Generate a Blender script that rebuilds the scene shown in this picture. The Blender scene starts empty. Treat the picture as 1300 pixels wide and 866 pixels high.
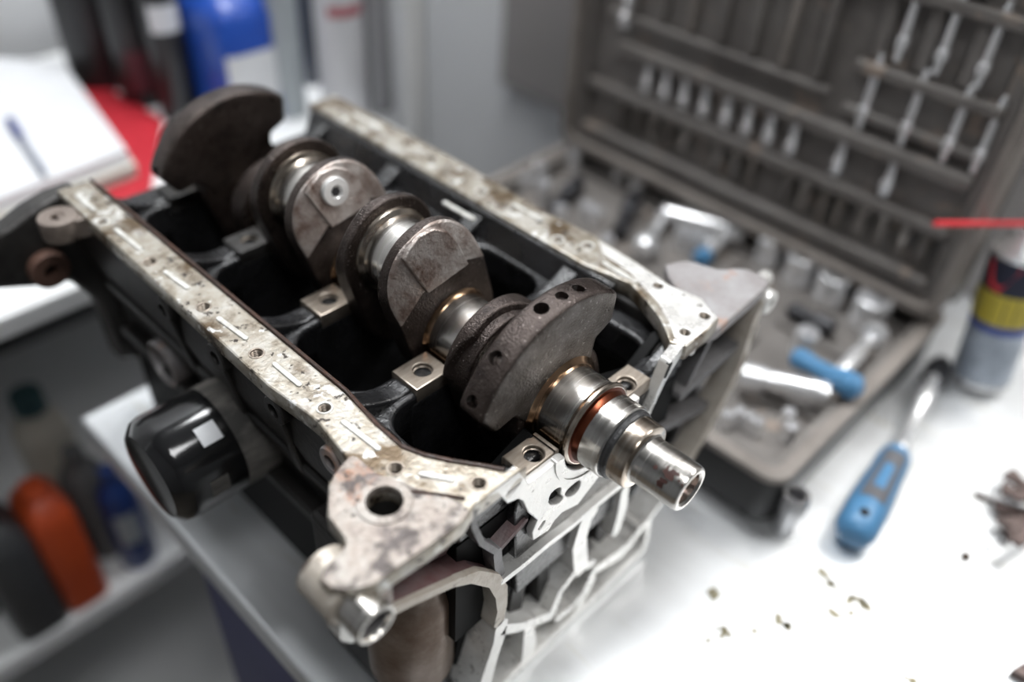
import bpy, bmesh, math, random
from mathutils import Vector, Matrix
random.seed(7)
S = bpy.context.scene
COL = S.collection
PI = math.pi

# ------------------------------------------------------------------ camera, world, lights
F_PX, CAM = 1094.6, Vector((0.18855, -0.27407, 0.33576))
YAW, PIT, ROL = 2.29909590, 0.711321460, 0.0673426
FW = Vector((math.cos(YAW) * math.cos(PIT), math.sin(YAW) * math.cos(PIT), -math.sin(PIT)))
_R = Vector((math.sin(YAW), -math.cos(YAW), 0)); _U = _R.cross(FW)
RT = _R * math.cos(ROL) + _U * math.sin(ROL)
UP = _U * math.cos(ROL) - _R * math.sin(ROL)
cam_d = bpy.data.cameras.new('camera'); cam = bpy.data.objects.new('camera', cam_d); COL.objects.link(cam)
cam.matrix_world = Matrix(((RT.x, UP.x, -FW.x, CAM.x), (RT.y, UP.y, -FW.y, CAM.y), (RT.z, UP.z, -FW.z, CAM.z), (0, 0, 0, 1)))
cam_d.sensor_width = 36; cam_d.lens = F_PX * 36 / 1300; cam_d.clip_start = 0.01
cam_d.dof.use_dof = True; cam_d.dof.focus_distance = 0.462; cam_d.dof.aperture_fstop = 1.9
S.camera = cam

W = bpy.data.worlds.new('world'); S.world = W; W.use_nodes = True
W.node_tree.nodes['Background'].inputs[0].default_value = (0.93, 0.97, 1.0, 1)
W.node_tree.nodes['Background'].inputs[1].default_value = 0.05

def area(name, loc, target, size, size_y, power, col=(1, 1, 1)):
    d = bpy.data.lights.new(name, 'AREA'); d.shape = 'RECTANGLE'; d.size = size; d.size_y = size_y; d.energy = power; d.color = col
    o = bpy.data.objects.new(name, d); COL.objects.link(o); o.location = loc
    o.rotation_euler = (Vector(target) - Vector(loc)).to_track_quat('-Z', 'Y').to_euler()
    return o
area('ceiling_or_fill_lamp', (0.62, 1.25, 1.62), (0.30, 0.55, -0.2), 1.3, 0.9, 42, (1.0, 0.985, 0.965))
area('ceiling_or_fill_lamp', (-0.48, 0.40, 1.64), (-0.44, 0.36, -0.1), 0.9, 0.38, 36, (0.97, 0.985, 1.0))
area('ceiling_or_fill_lamp', (0.62, -0.40, 1.66), (0.45, -0.2, 0), 0.5, 0.5, 12, (0.98, 0.99, 1.0))  # added front fill, lightens the case lid and puts glints on the chrome
S.view_settings.view_transform = 'Standard'; S.view_settings.look = 'None'
S.view_settings.gamma = 1; S.view_settings.use_curve_mapping = False; S.view_settings.exposure = 0.05

# ------------------------------------------------------------------ pixel helper (photo pixel -> point on a plane)
def un(px, py, ax, val):
    d = FW + RT * ((px - 650) / F_PX) - UP * ((py - 433) / F_PX)
    return CAM + d * ((val - CAM[ax]) / d[ax])
ZT = 0.016        # sump rail plane of the engine block
ZB = -0.200       # bench top
XF = 0.011        # machined front face of the block
ZC = 0.0012       # crank axis height
def top(px, py, z=ZT): v = un(px, py, 2, z); return (v.x, v.y)
def frt(px, py, x=XF): v = un(px, py, 0, x); return (v.y, max(min(v.z, ZT - 0.0005), -0.1928))

# ------------------------------------------------------------------ materials
MATS = {}
def mat(name, c1, c2=None, c3=None, rough=0.5, metal=0.0, scale=30, bump=0.0, bscale=None, rvar=0.0, spec=0.5, coat=0.0, contrast=0.25, stretch=None, detail=6, specks=()):
    if name in MATS: return MATS[name]
    m = bpy.data.materials.new(name); m.use_nodes = True; nt = m.node_tree; N = nt.nodes; L = nt.links
    b = N['Principled BSDF']
    b.inputs['Metallic'].default_value = metal; b.inputs['Roughness'].default_value = rough
    b.inputs['Specular IOR Level'].default_value = spec
    if coat: b.inputs['Coat Weight'].default_value = coat; b.inputs['Coat Roughness'].default_value = 0.12
    tc = N.new('ShaderNodeTexCoord'); src = tc.outputs['Object']
    if stretch:
        mp = N.new('ShaderNodeMapping'); mp.inputs['Scale'].default_value = stretch; L.new(src, mp.inputs[0]); src = mp.outputs[0]
    if c2 is None: c2 = tuple(x * 0.86 for x in c1)
    nz = N.new('ShaderNodeTexNoise'); nz.inputs['Scale'].default_value = scale; nz.inputs['Detail'].default_value = detail; nz.inputs['Roughness'].default_value = 0.62
    L.new(src, nz.inputs['Vector'])
    cr = N.new('ShaderNodeValToRGB'); e = cr.color_ramp.elements
    e[0].position = 0.5 - contrast; e[1].position = 0.5 + contrast
    e[0].color = (*c2, 1); e[1].color = (*c1, 1)
    if c3:
        k = e.new(0.5 - contrast * 0.15); k.color = (*c3, 1)
    L.new(nz.outputs['Fac'], cr.inputs[0]); outc = cr.outputs[0]
    for (sc_, col_, th, so) in specks:
        ns = N.new('ShaderNodeTexNoise'); ns.inputs['Scale'].default_value = sc_; ns.inputs['Detail'].default_value = 5; ns.inputs['Roughness'].default_value = 0.6
        va = N.new('ShaderNodeVectorMath'); va.operation = 'ADD'; va.inputs[1].default_value = (sc_ * 0.37, 3.1, th * 9); L.new(src, va.inputs[0]); L.new(va.outputs[0], ns.inputs['Vector'])
        mr2 = N.new('ShaderNodeMapRange'); mr2.inputs[1].default_value = th; mr2.inputs[2].default_value = th + so; L.new(ns.outputs['Fac'], mr2.inputs[0])
        mx = N.new('ShaderNodeMix'); mx.data_type = 'RGBA'; L.new(mr2.outputs[0], mx.inputs[0]); L.new(outc, mx.inputs[6]); mx.inputs[7].default_value = (*col_, 1); outc = mx.outputs[2]
    L.new(outc, b.inputs['Base Color'])
    if rvar:
        mr = N.new('ShaderNodeMapRange'); mr.inputs[1].default_value = 0.3; mr.inputs[2].default_value = 0.7
        mr.inputs[3].default_value = max(0.02, rough - rvar); mr.inputs[4].default_value = min(1, rough + rvar)
        L.new(nz.outputs['Fac'], mr.inputs[0]); L.new(mr.outputs[0], b.inputs['Roughness'])
    if bump:
        n2 = N.new('ShaderNodeTexNoise'); n2.inputs['Scale'].default_value = bscale or scale * 4; n2.inputs['Detail'].default_value = 4
        L.new(src, n2.inputs['Vector'])
        bp = N.new('ShaderNodeBump'); bp.inputs['Strength'].default_value = bump; bp.inputs['Distance'].default_value = 0.001
        L.new(n2.outputs['Fac'], bp.inputs['Height']); L.new(bp.outputs[0], b.inputs['Normal'])
    MATS[name] = m
    return m
def emit_none(): pass

# engine
M_RAIL = mat('rail_aluminium', (0.47, 0.455, 0.425), (0.19, 0.155, 0.115), (0.35, 0.315, 0.26), rough=0.36, metal=0.5, scale=75, bump=0.4, bscale=420, rvar=0.12, contrast=0.18, specks=((38, (0.11, 0.075, 0.042), 0.52, 0.12), (150, (0.04, 0.031, 0.025), 0.60, 0.04), (90, (0.68, 0.68, 0.66), 0.61, 0.05)))
M_EAR = mat('ear_casting', (0.40, 0.37, 0.34), (0.15, 0.12, 0.108), (0.28, 0.24, 0.21), rough=0.46, metal=0.35, scale=65, bump=0.55, bscale=330, rvar=0.12, contrast=0.15, specks=((45, (0.30, 0.145, 0.085), 0.57, 0.12), (60, (0.065, 0.052, 0.048), 0.54, 0.10), (170, (0.045, 0.036, 0.03), 0.61, 0.05)))
M_RUST = mat('rusty_casting', (0.36, 0.35, 0.355), (0.24, 0.215, 0.21), rough=0.52, metal=0.3, scale=40, bump=0.4, bscale=260, contrast=0.2, specks=((28, (0.42, 0.23, 0.15), 0.55, 0.1), (60, (0.12, 0.075, 0.06), 0.62, 0.06)))
M_WHITE = mat('machined_aluminium', (0.84, 0.84, 0.82), (0.62, 0.60, 0.57), rough=0.32, metal=0.45, scale=60, bump=0.12, bscale=500, rvar=0.1, contrast=0.25, specks=((120, (0.20, 0.18, 0.16), 0.66, 0.05),))
M_BEIGE = mat('beige_casting', (0.60, 0.565, 0.51), (0.36, 0.30, 0.24), (0.50, 0.45, 0.39), rough=0.45, metal=0.35, scale=50, bump=0.4, bscale=350, contrast=0.22, specks=((70, (0.15, 0.11, 0.085), 0.60, 0.08),))
M_DKCAST = mat('dark_casting', (0.065, 0.062, 0.060), (0.016, 0.015, 0.014), rough=0.42, metal=0.35, scale=34, bump=0.5, bscale=360, rvar=0.12)
M_REDCAST = mat('maroon_casting', (0.20, 0.17, 0.17), (0.12, 0.035, 0.035), (0.16, 0.09, 0.09), rough=0.6, metal=0.2, scale=34, bump=0.7, bscale=420)
M_GRYCAST = mat('grey_casting', (0.26, 0.255, 0.26), (0.10, 0.095, 0.095), rough=0.48, metal=0.4, scale=30, bump=0.4, bscale=300)
M_LUG = mat('lug_casting', (0.27, 0.23, 0.20), (0.12, 0.09, 0.075), rough=0.5, metal=0.3, scale=60, bump=0.4, bscale=300)
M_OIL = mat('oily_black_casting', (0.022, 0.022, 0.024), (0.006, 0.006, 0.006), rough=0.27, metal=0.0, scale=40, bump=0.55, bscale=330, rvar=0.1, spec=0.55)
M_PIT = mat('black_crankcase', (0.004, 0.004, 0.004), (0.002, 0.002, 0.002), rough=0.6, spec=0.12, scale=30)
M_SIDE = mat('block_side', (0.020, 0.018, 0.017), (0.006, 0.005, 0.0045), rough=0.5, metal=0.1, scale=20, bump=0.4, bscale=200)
M_PAD = mat('saddle_pad', (0.42, 0.37, 0.31), (0.20, 0.16, 0.13), rough=0.35, metal=0.7, scale=60, stretch=(6, 1, 1))
M_SEAL = mat('sealant', (0.08, 0.035, 0.022), (0.02, 0.016, 0.014), rough=0.45, scale=160, bump=0.5, bscale=500)
M_WORN = mat('worn_bright_spot', (0.74, 0.74, 0.71), (0.42, 0.40, 0.36), rough=0.4, metal=0.3, scale=150, contrast=0.2)
M_FORGE = mat('forged_crank', (0.075, 0.058, 0.051), (0.030, 0.021, 0.018), (0.050, 0.037, 0.032), rough=0.33, metal=0.7, scale=60, bump=0.7, bscale=850, rvar=0.08, contrast=0.18, specks=((600, (0.30, 0.26, 0.24), 0.63, 0.05), (40, (0.02, 0.014, 0.012), 0.56, 0.1)), spec=0.8)
M_FORGE2 = mat('forged_crank_facet', (0.62, 0.585, 0.56), (0.18, 0.115, 0.09), (0.40, 0.34, 0.31), rough=0.36, metal=0.7, scale=55, bump=0.7, bscale=520, rvar=0.1, contrast=0.16)
M_FACE = mat('forged_crank_face', (0.24, 0.225, 0.215), (0.075, 0.062, 0.055), (0.14, 0.125, 0.115), rough=0.34, metal=0.85, scale=70, bump=0.9, bscale=750, rvar=0.08, contrast=0.2, specks=((500, (0.42, 0.40, 0.38), 0.62, 0.05),))
M_STEEL = mat('ground_steel', (0.68, 0.66, 0.63), (0.50, 0.47, 0.43), rough=0.24, metal=1.0, scale=8, stretch=(60, 1, 1), rvar=0.06)
M_STEEL2 = mat('stained_steel', (0.60, 0.56, 0.50), (0.36, 0.27, 0.2), rough=0.22, metal=1.0, scale=14, stretch=(30, 2, 2), rvar=0.06)
M_BRONZE = mat('burnt_oil_steel', (0.46, 0.32, 0.20), (0.24, 0.13, 0.08), rough=0.2, metal=1.0, scale=30, rvar=0.05)
M_COPPER = mat('copper_groove', (0.17, 0.045, 0.02), (0.075, 0.02, 0.010), rough=0.28, metal=0.9, scale=40)
M_GREYRING = mat('rubber_ring', (0.07, 0.07, 0.072), (0.02, 0.02, 0.02), rough=0.35, metal=0.3, scale=140, bump=0.6, bscale=400)
M_PLUG = mat('plug_aluminium', (0.85, 0.85, 0.84), (0.7, 0.7, 0.69), rough=0.3, metal=0.5, scale=80)
M_HOLE = mat('hole_black', (0.006, 0.006, 0.006), rough=0.5, spec=0.2)
M_FILTER = mat('filter_black', (0.012, 0.012, 0.013), (0.006, 0.006, 0.006), rough=0.12, scale=12, spec=0.6)
M_DUST = mat('dusty_filter', (0.24, 0.225, 0.205), (0.04, 0.038, 0.035), rough=0.7, scale=36, contrast=0.12, stretch=(1, 0.35, 1))
M_LABEL = mat('white_label', (0.74, 0.75, 0.77), (0.68, 0.69, 0.71), rough=0.4)
# place
M_BENCH = mat('brushed_bench', (0.80, 0.82, 0.83), (0.66, 0.67, 0.68), rough=0.40, metal=0.75, scale=5, stretch=(1, 7, 1), rvar=0.05, contrast=0.35, specks=((9, (0.62, 0.61, 0.56), 0.60, 0.15),))
M_BLUEPAN = mat('blue_panel', (0.065, 0.070, 0.19), (0.05, 0.055, 0.15), rough=0.5, scale=6)
M_FLOOR = mat('floor_concrete', (0.25, 0.215, 0.175), (0.17, 0.147, 0.12), rough=0.7, scale=5)
M_WALL = mat('wall_paint', (0.74, 0.75, 0.76), (0.68, 0.69, 0.70), rough=0.7, scale=3)
M_PANEL = mat('grey_board', (0.29, 0.275, 0.265), (0.25, 0.232, 0.228), rough=0.6, scale=6)
M_RACK = mat('rack_white', (0.82, 0.83, 0.83), (0.74, 0.75, 0.75), rough=0.5, scale=6)
M_CASE = mat('case_plastic', (0.20, 0.187, 0.176), (0.10, 0.091, 0.084), (0.15, 0.137, 0.127), rough=0.5, scale=22, bump=0.15, bscale=200, specks=((30, (0.28, 0.225, 0.185), 0.60, 0.1),))
M_CASERIM = mat('case_rim', (0.26, 0.232, 0.21), (0.15, 0.132, 0.118), rough=0.5, scale=26)
M_CASEOUT = mat('case_outside', (0.03, 0.03, 0.031), (0.018, 0.018, 0.018), rough=0.45, scale=20)
M_CHROME = mat('chrome', (0.93, 0.93, 0.94), (0.86, 0.86, 0.87), rough=0.27, metal=0.7, scale=20)
M_DULLBIT = mat('dull_steel_bit', (0.33, 0.31, 0.29), (0.18, 0.165, 0.15), rough=0.3, metal=0.9, scale=40)
M_BLUE = mat('blue_handle', (0.085, 0.235, 0.42), (0.065, 0.19, 0.35), rough=0.38, scale=12)
M_GREYGRIP = mat('grey_grip', (0.13, 0.13, 0.14), (0.09, 0.09, 0.1), rough=0.55, scale=30)
M_DARKTOOL = mat('dark_tool', (0.05, 0.05, 0.055), (0.025, 0.025, 0.028), rough=0.35, metal=0.4, scale=20)

# ------------------------------------------------------------------ mesh helpers
class MB:
    def __init__(s): s.bm = bmesh.new()
    def poly(s, pts, f0, f1):
        """closed 2D outline -> prism; f0/f1 map a 2D point to the two end positions"""
        a = [s.bm.verts.new(f0(p)) for p in pts]; b = [s.bm.verts.new(f1(p)) for p in pts]; n = len(pts)
        s.bm.faces.new(a[::-1]); s.bm.faces.new(b)
        for i in range(n): s.bm.faces.new((a[i], a[(i + 1) % n], b[(i + 1) % n], b[i]))
        return s
    def px(s, pts, x0, x1): return s.poly(pts, lambda p: (x0, p[0], p[1]), lambda p: (x1, p[0], p[1]))
    def py(s, pts, y0, y1): return s.poly(pts, lambda p: (p[0], y0, p[1]), lambda p: (p[0], y1, p[1]))
    def pz(s, pts, z0, z1): return s.poly(pts, lambda p: (p[0], p[1], z0), lambda p: (p[0], p[1], z1))
    def box(s, a, b):
        return s.pz([(a[0], a[1]), (b[0], a[1]), (b[0], b[1]), (a[0], b[1])], a[2], b[2])
    def lathe(s, prof, p0=(0, 0, 0), ax=(1, 0, 0), seg=40, caps=True):
        """profile [(distance along axis, radius)]"""
        ax = Vector(ax).normalized(); p0 = Vector(p0)
        u = ax.orthogonal().normalized(); v = ax.cross(u)
        rings = []
        for d, r in prof:
            c = p0 + ax * d
            rings.append([s.bm.verts.new(c + (u * math.cos(2 * PI * k / seg) + v * math.sin(2 * PI * k / seg)) * max(r, 1e-5)) for k in range(seg)])
        for A, B in zip(rings, rings[1:]):
            for k in range(seg): s.bm.faces.new((A[k], A[(k + 1) % seg], B[(k + 1) % seg], B[k]))
        if caps:
            s.bm.faces.new(rings[0][::-1]); s.bm.faces.new(rings[-1])
        return s
    def cyl(s, p0, p1, r, seg=24, r1=None):
        p0 = Vector(p0); p1 = Vector(p1)
        return s.lathe([(0, r), ((p1 - p0).length, r if r1 is None else r1)], p0, p1 - p0, seg)
    def tube(s, pts, r, seg=10):
        for a, b in zip(pts, pts[1:]): s.cyl(a, b, r, seg)
        return s
    def ribbon(s, path, w, x0, x1):
        """thick polyline in the YZ plane with round joints, from x0 to x1"""
        ws = w if isinstance(w, (list, tuple)) else [w] * len(path)
        for i, (a, b) in enumerate(zip(path, path[1:])):
            d = Vector((b[0] - a[0], b[1] - a[1]))
            if d.length < 1e-6: continue
            d.normalize(); n = Vector((-d.y, d.x)); e = 1e-5 * i
            s.px([(a[0] - n.x * ws[i] / 2, a[1] - n.y * ws[i] / 2), (b[0] - n.x * ws[i + 1] / 2, b[1] - n.y * ws[i + 1] / 2),
                  (b[0] + n.x * ws[i + 1] / 2, b[1] + n.y * ws[i + 1] / 2), (a[0] + n.x * ws[i] / 2, a[1] + n.y * ws[i] / 2)], x0, x1 - e)
        for i, p in enumerate(path):
            s.px([(p[0] + ws[i] / 2 * math.cos(t * PI / 8), p[1] + ws[i] / 2 * math.sin(t * PI / 8)) for t in range(16)], x0, x1 - 1e-5 * (i % 7) - 3e-5)
        return s
    def build(s, name, m, parent=None, bevel=0.0, segs=2, smooth=True, ang=35):
        bmesh.ops.recalc_face_normals(s.bm, faces=s.bm.faces)
        me = bpy.data.meshes.new(name); s.bm.to_mesh(me); s.bm.free()
        return finish(me, name, m, parent, bevel, segs, smooth, ang)
def finish(me, name, m, parent=None, bevel=0.0, segs=2, smooth=True, ang=35):
    if smooth:
        me.polygons.foreach_set('use_smooth', [True] * len(me.polygons)); me.set_sharp_from_angle(angle=math.radians(ang))
    me.materials.append(m)
    o = bpy.data.objects.new(name, me); COL.objects.link(o)
    if parent: o.parent = parent
    if bevel:
        b = o.modifiers.new('bevel', 'BEVEL'); b.width = bevel; b.segments = segs; b.limit_method = 'ANGLE'; b.angle_limit = math.radians(40)
        b.harden_normals = False
    return o
def circ(cx, cy, r, n=24, a0=0): return [(cx + r * math.cos(a0 + 2 * PI * k / n), cy + r * math.sin(a0 + 2 * PI * k / n)) for k in range(n)]
def slot(a, b, r, n=8):
    a = Vector(a); b = Vector(b); t = math.atan2(b.y - a.y, b.x - a.x)
    return [(b.x + r * math.cos(t - PI / 2 + PI * k / n), b.y + r * math.sin(t - PI / 2 + PI * k / n)) for k in range(n + 1)] + \
           [(a.x + r * math.cos(t + PI / 2 + PI * k / n), a.y + r * math.sin(t + PI / 2 + PI * k / n)) for k in range(n + 1)]
def plate(name, outer, holes, plane, d0, d1, m, parent=None, bev=0.0008):
    """plate with holes: outline and holes are 2D, plane 'x' (y,z) or 'z' (x,y)"""
    cu = bpy.data.curves.new(name, 'CURVE'); cu.dimensions = '2D'; cu.fill_mode = 'BOTH'
    cu.extrude = (d1 - d0) / 2 - bev; cu.bevel_depth = bev; cu.bevel_resolution = 1; cu.offset = -bev
    for P in [outer] + list(holes):
        sp = cu.splines.new('POLY'); sp.points.add(len(P) - 1); sp.use_cyclic_u = True
        for q, p in zip(sp.points, P): q.co = (p[0], p[1], 0, 1)
    ob = bpy.data.objects.new(name, cu); me = bpy.data.meshes.new_from_object(ob)
    bpy.data.objects.remove(ob); bpy.data.curves.remove(cu)
    mid = (d0 + d1) / 2
    for v in me.vertices:
        a, b, c = v.co
        v.co = (c + mid, a, b) if plane == 'x' else (a, b, c + mid)
    me.name = name
    return finish(me, name, m, parent)
def smooth_poly(P, it=2, closed=True):
    for _ in range(it):
        Q = []
        n = len(P)
        for i in range(n if closed else n - 1):
            a = P[i]; b = P[(i + 1) % n]
            Q += [(a[0] * .75 + b[0] * .25, a[1] * .75 + b[1] * .25), (a[0] * .25 + b[0] * .75, a[1] * .25 + b[1] * .75)]
        P = Q if closed else [P[0]] + Q + [P[-1]]
    return P
def thing(name, label, cat, loc=(0, 0, 0), group=None):
    o = bpy.data.objects.new(name, None); COL.objects.link(o); o.location = loc; o.empty_display_size = 0.02
    tag(o, label, cat, group); return o
def tag(o, label, cat, group=None):
    o['label'] = label; o['category'] = cat
    if group: o['group'] = group
    return o
def adopt(root):
    """children were built in world space: keep them there under a root that sits at the thing's base"""
    inv = Matrix.Translation(root.location).inverted()
    for c in root.children: c.matrix_parent_inverse = inv
def struct(o): o['kind'] = 'structure'; return o

# ------------------------------------------------------------------ the setting
M_ROOM = mat('room_paint', (0.24, 0.25, 0.26), (0.20, 0.21, 0.22), rough=0.8, scale=2)
struct(MB().box((-1.12, -2.2, -1.12), (2.4, 2.4, -1.1)).build('floor', M_FLOOR))
struct(MB().box((-1.12, -2.2, 1.70), (2.4, 2.4, 1.74)).build('ceiling', M_ROOM))
struct(MB().box((-1.12, -2.26, -1.1), (2.4, -2.2, 1.7)).build('wall_left', M_ROOM))
struct(MB().box((2.4, -2.2, -1.1), (2.46, 2.4, 1.7)).build('wall_front', M_ROOM))
struct(MB().box((0.085, 2.4, -1.1), (2.4, 2.46, 1.7)).build('wall_far', M_WALL))
struct(MB().box((0.025, 0.68, -1.1), (0.085, 2.46, 1.7)).build('wall_side', M_WALL))
struct(MB().box((-1.06, 0.62, -1.1), (0.085, 0.68, 1.7)).build('wall_right', M_WALL))
struct(MB().box((-1.12, -2.2, -1.1), (-1.06, 0.68, 1.7)).build('wall_back', M_WALL))
struct(MB().box((-0.655, 0.606, -0.21), (0.08, 0.62, 0.75)).build('trim_1', M_PANEL, bevel=0.002))

# workbench
wb = thing('workbench', 'brushed steel workbench with a dark blue panel below, carrying the engine block', 'workbench', (0.2, 0.22, -1.1))
MB().box((-0.402, -0.148, ZB - 0.028), (1.05, 0.602, ZB)).build('worktop', M_BENCH, wb, bevel=0.004, segs=3)
MB().box((-0.235, -0.143, -1.04), (1.03, -0.125, ZB - 0.028)).build('front_panel', M_BLUEPAN, wb, bevel=0.003)
MB().box((-0.235, -0.125, -1.04), (-0.217, 0.59, ZB - 0.028)).build('side_panel', M_BLUEPAN, wb, bevel=0.003)
for lx in (-0.225, 0.98):
    for ly in (-0.12, 0.55):
        MB().box((lx, ly, -1.1), (lx + 0.04, ly + 0.04, -1.04)).build('foot', M_BLUEPAN, wb)
dm = MB()
M_DIRT = mat('dry_dirt', (0.42, 0.38, 0.26), (0.20, 0.17, 0.10), rough=0.8, scale=60)
for (a, b, n) in (((1040, 722), (1062, 748), 9), ((1075, 760), (1105, 768), 6), ((905, 752), (912, 758), 2), ((985, 782), (1003, 800), 4), ((910, 798), (922, 803), 3), ((1010, 792), (1090, 775), 6), ((1150, 860), (1160, 866), 3), ((880, 820), (960, 800), 5)):
    for k in range(n):
        t = (k + random.random()) / n
        p = un(a[0] + (b[0] - a[0]) * t + random.uniform(-3, 3), a[1] + (b[1] - a[1]) * t + random.uniform(-3, 3), 2, ZB)
        r = random.uniform(0.0010, 0.0030); st = random.uniform(1, 2.2); an = random.uniform(0, PI)
        dm.pz([(p.x + r * (st * math.cos(q) * math.cos(an) - math.sin(q) * math.sin(an)), p.y + r * (st * math.cos(q) * math.sin(an) + math.sin(q) * math.cos(an))) for q in [j * PI / 3 + random.uniform(-.3, .3) for j in range(6)]], ZB - 0.0001, ZB + 0.0006)
dmo = dm.build('dirt', M_DIRT, wb); dmo['kind'] = 'stuff'
adopt(wb)

# ------------------------------------------------------------------ engine block
eb = thing('engine_block', 'upside-down four-cylinder aluminium engine block with open crankcase on the steel bench', 'engine block', (-0.18, 0, ZB))
P = 0.088; YI = 0.0905; YO = 0.118; XR = -0.376
bolts_L = [top(*q) for q in ((129.6, 281.7), (190.6, 332.6), (258.8, 389.8), (325.7, 448.7), (412, 518), (502, 595), (608, 614))]
inner_front = [top(*q) for q in ((478, 540), (510, 568), (538, 579), (575, 587), (614, 593), (640, 598))]
ear_out = [top(*q) for q in ((602, 643), (589, 662), (546, 694), (499, 725), (478, 742), (446, 752), (416, 748), (405, 735), (414, 716), (434, 700), (440, 688), (428, 672), (415, 655), (417, 612), (430, 596), (440, 582))]
out_L = [top(*q) for q in ((440, 582), (404, 537), (388, 524))]
railL = [(XR, -YI - 0.002), (-0.09, -YI - 0.001)] + inner_front + [(XF, -0.058), (XF, -0.094)] + ear_out[1:] + out_L[1:] + [(-0.12, -YO), (XR, -YO + 0.004)]
hole_big = top(488, 638)
plate('sump_rail', railL, [circ(x, y, 0.0034, 16) for x, y in bolts_L] + [circ(hole_big[0], hole_big[1], 0.0088, 32)], 'z', ZT - 0.011, ZT, M_RAIL, eb, bev=0.0012)
# painted ear skin: slightly rusty area of the front ear (separate casting zone)
ear_zone = [top(*q) for q in ((440, 583), (418, 612), (416, 655), (429, 672), (441, 688), (435, 701), (416, 717), (406, 735), (417, 747), (446, 751), (478, 741), (499, 724), (546, 693), (589, 661), (598, 645), (560, 628), (520, 618), (505, 610), (480, 604), (462, 588), (450, 578))]
plate('mounting_ear', smooth_poly(ear_zone, 1), [circ(hole_big[0], hole_big[1], 0.0095, 32)], 'z', ZT - 0.006, ZT + 0.0006, M_EAR, eb, bev=0.0005)
plate('hole_collar', circ(hole_big[0], hole_big[1], 0.0135, 36), [circ(hole_big[0], hole_big[1], 0.0087, 32)], 'z', ZT - 0.004, ZT + 0.0013, M_EAR, eb, bev=0.0006)
MB().lathe([(0, 0.0125), (0.03, 0.0125), (0.03, 0.0089), (0.002, 0.0088), (0.002, 0.004), (0, 0.004)], (hole_big[0], hole_big[1], ZT - 0.036), (0, 0, 1), 32).build('hole_sleeve', M_DKCAST, eb)
# right rail
bolts_R = [top(*q) for q in ((517.5, 181), (610, 243), (708, 304), (746, 312), (835.5, 363), (869.6, 422), (894.5, 401.5))]
inR = [top(*q) for q in ((800, 359), (821, 382), (837, 403), (846, 422), (850, 434))]
outR = [top(*q) for q in ((872, 440), (887, 428), (900, 418), (913, 404), (900, 390), (891, 379), (870, 374), (852, 362))]
railR = [(XR, YO), (XR, YI + 0.002), (-0.08, YI)] + inR + outR + [(-0.06, YO + 0.001), (-0.10, YO + 0.003), (-0.14, YO), (-0.22, YO + 0.003)]
plate('sump_rail', railR, [circ(x, y, 0.0034, 16) for x, y in bolts_R], 'z', ZT - 0.011, ZT, M_RAIL, eb, bev=0.0012)
# bright worn front corner of the right rail
wc = [top(*q) for q in ((760, 306), (806, 333), (850, 363), (890, 379.5), (898, 390), (911, 404), (898, 417), (886, 427), (871, 438), (856, 428), (850, 410), (835, 384), (800, 346), (765, 322))]
plate('worn_corner', wc, [circ(x, y, 0.0035, 16) for x, y in bolts_R[4:]], 'z', ZT - 0.003, ZT + 0.0005, M_WHITE, eb, bev=0.0004)
# threads in the bolt holes, worn bright ring
for (x, y) in bolts_L + bolts_R:
    m = MB()
    for k in range(4): m.lathe([(-0.0006, 0.0036), (0, 0.0029), (0.0006, 0.0036)], (x, y, ZT - 0.0012 - 0.0013 * k), (0, 0, 1), 16, caps=False)
    m.build('bolt_thread', M_PAD, eb)
    MB().cyl((x, y, ZT - 0.0108), (x, y, ZT - 0.0072), 0.0036, 16).build('bolt_bore', M_HOLE, eb)
    plate('bolt_rim', circ(x, y, 0.0046, 20), [circ(x, y, 0.0034, 16)], 'z', ZT - 0.001, ZT + 0.0004, M_WORN if random.random() < .6 else M_PAD, eb, bev=0.0003)
# raised dashes between the bolts
for a, b in (((436, 536), (480, 570)), ((535, 602), (573, 609)), ((349, 463), (380, 489)), ((278, 405), (312, 430)), ((211, 346), (238, 366)), ((148, 292), (177, 316)), ((98, 249), (120, 267))):
    MB().pz(slot(top(*a), top(*b), 0.0016), ZT - 0.001, ZT + 0.0009).build('rail_dash', M_WORN, eb, bevel=0.0004)
for a, b in (((565, 258), (600, 278)), ((652, 260), (686, 279)), ((450, 145), (480, 162)), ((768, 335), (806, 358))):
    MB().pz(slot(top(*a), top(*b), 0.0018), ZT - 0.001, ZT + 0.0009).build('rail_dash', M_WORN, eb, bevel=0.0004)
# sealant line along the inner edge of the left rail
m = MB()
sl = [(XR, -YI + 0.0004, ZT - 0.001), (-0.09, -YI + 0.0008, ZT - 0.001)] + [(x - 0.0008, y + 0.0008, ZT - 0.0006) for x, y in inner_front]
m.tube(sl, 0.0013, 8); m.build('sealant_bead', M_SEAL, eb)
m = MB(); sq = [top(*q, z=ZT) for q in ((520, 625), (560, 629), (590, 634))]
m.tube([(x, y, ZT + 0.0007) for x, y in sq], 0.0008, 6).build('sealant_bead', M_SEAL, eb)

# skirt walls under the rails
for sg in (-1, 1):
    yo = sg * (YO - 0.007); yi = sg * (YI + 0.002)
    MB().px([(yi, ZT - 0.011), (yo, ZT - 0.011), (yo, -0.03), (sg * 0.098, -0.075), (sg * 0.092, -0.1994), (sg * 0.07, -0.1994), (yi, -0.10)][::sg], XR, -0.012).build('skirt_wall', M_SIDE, eb, bevel=0.002)
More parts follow.
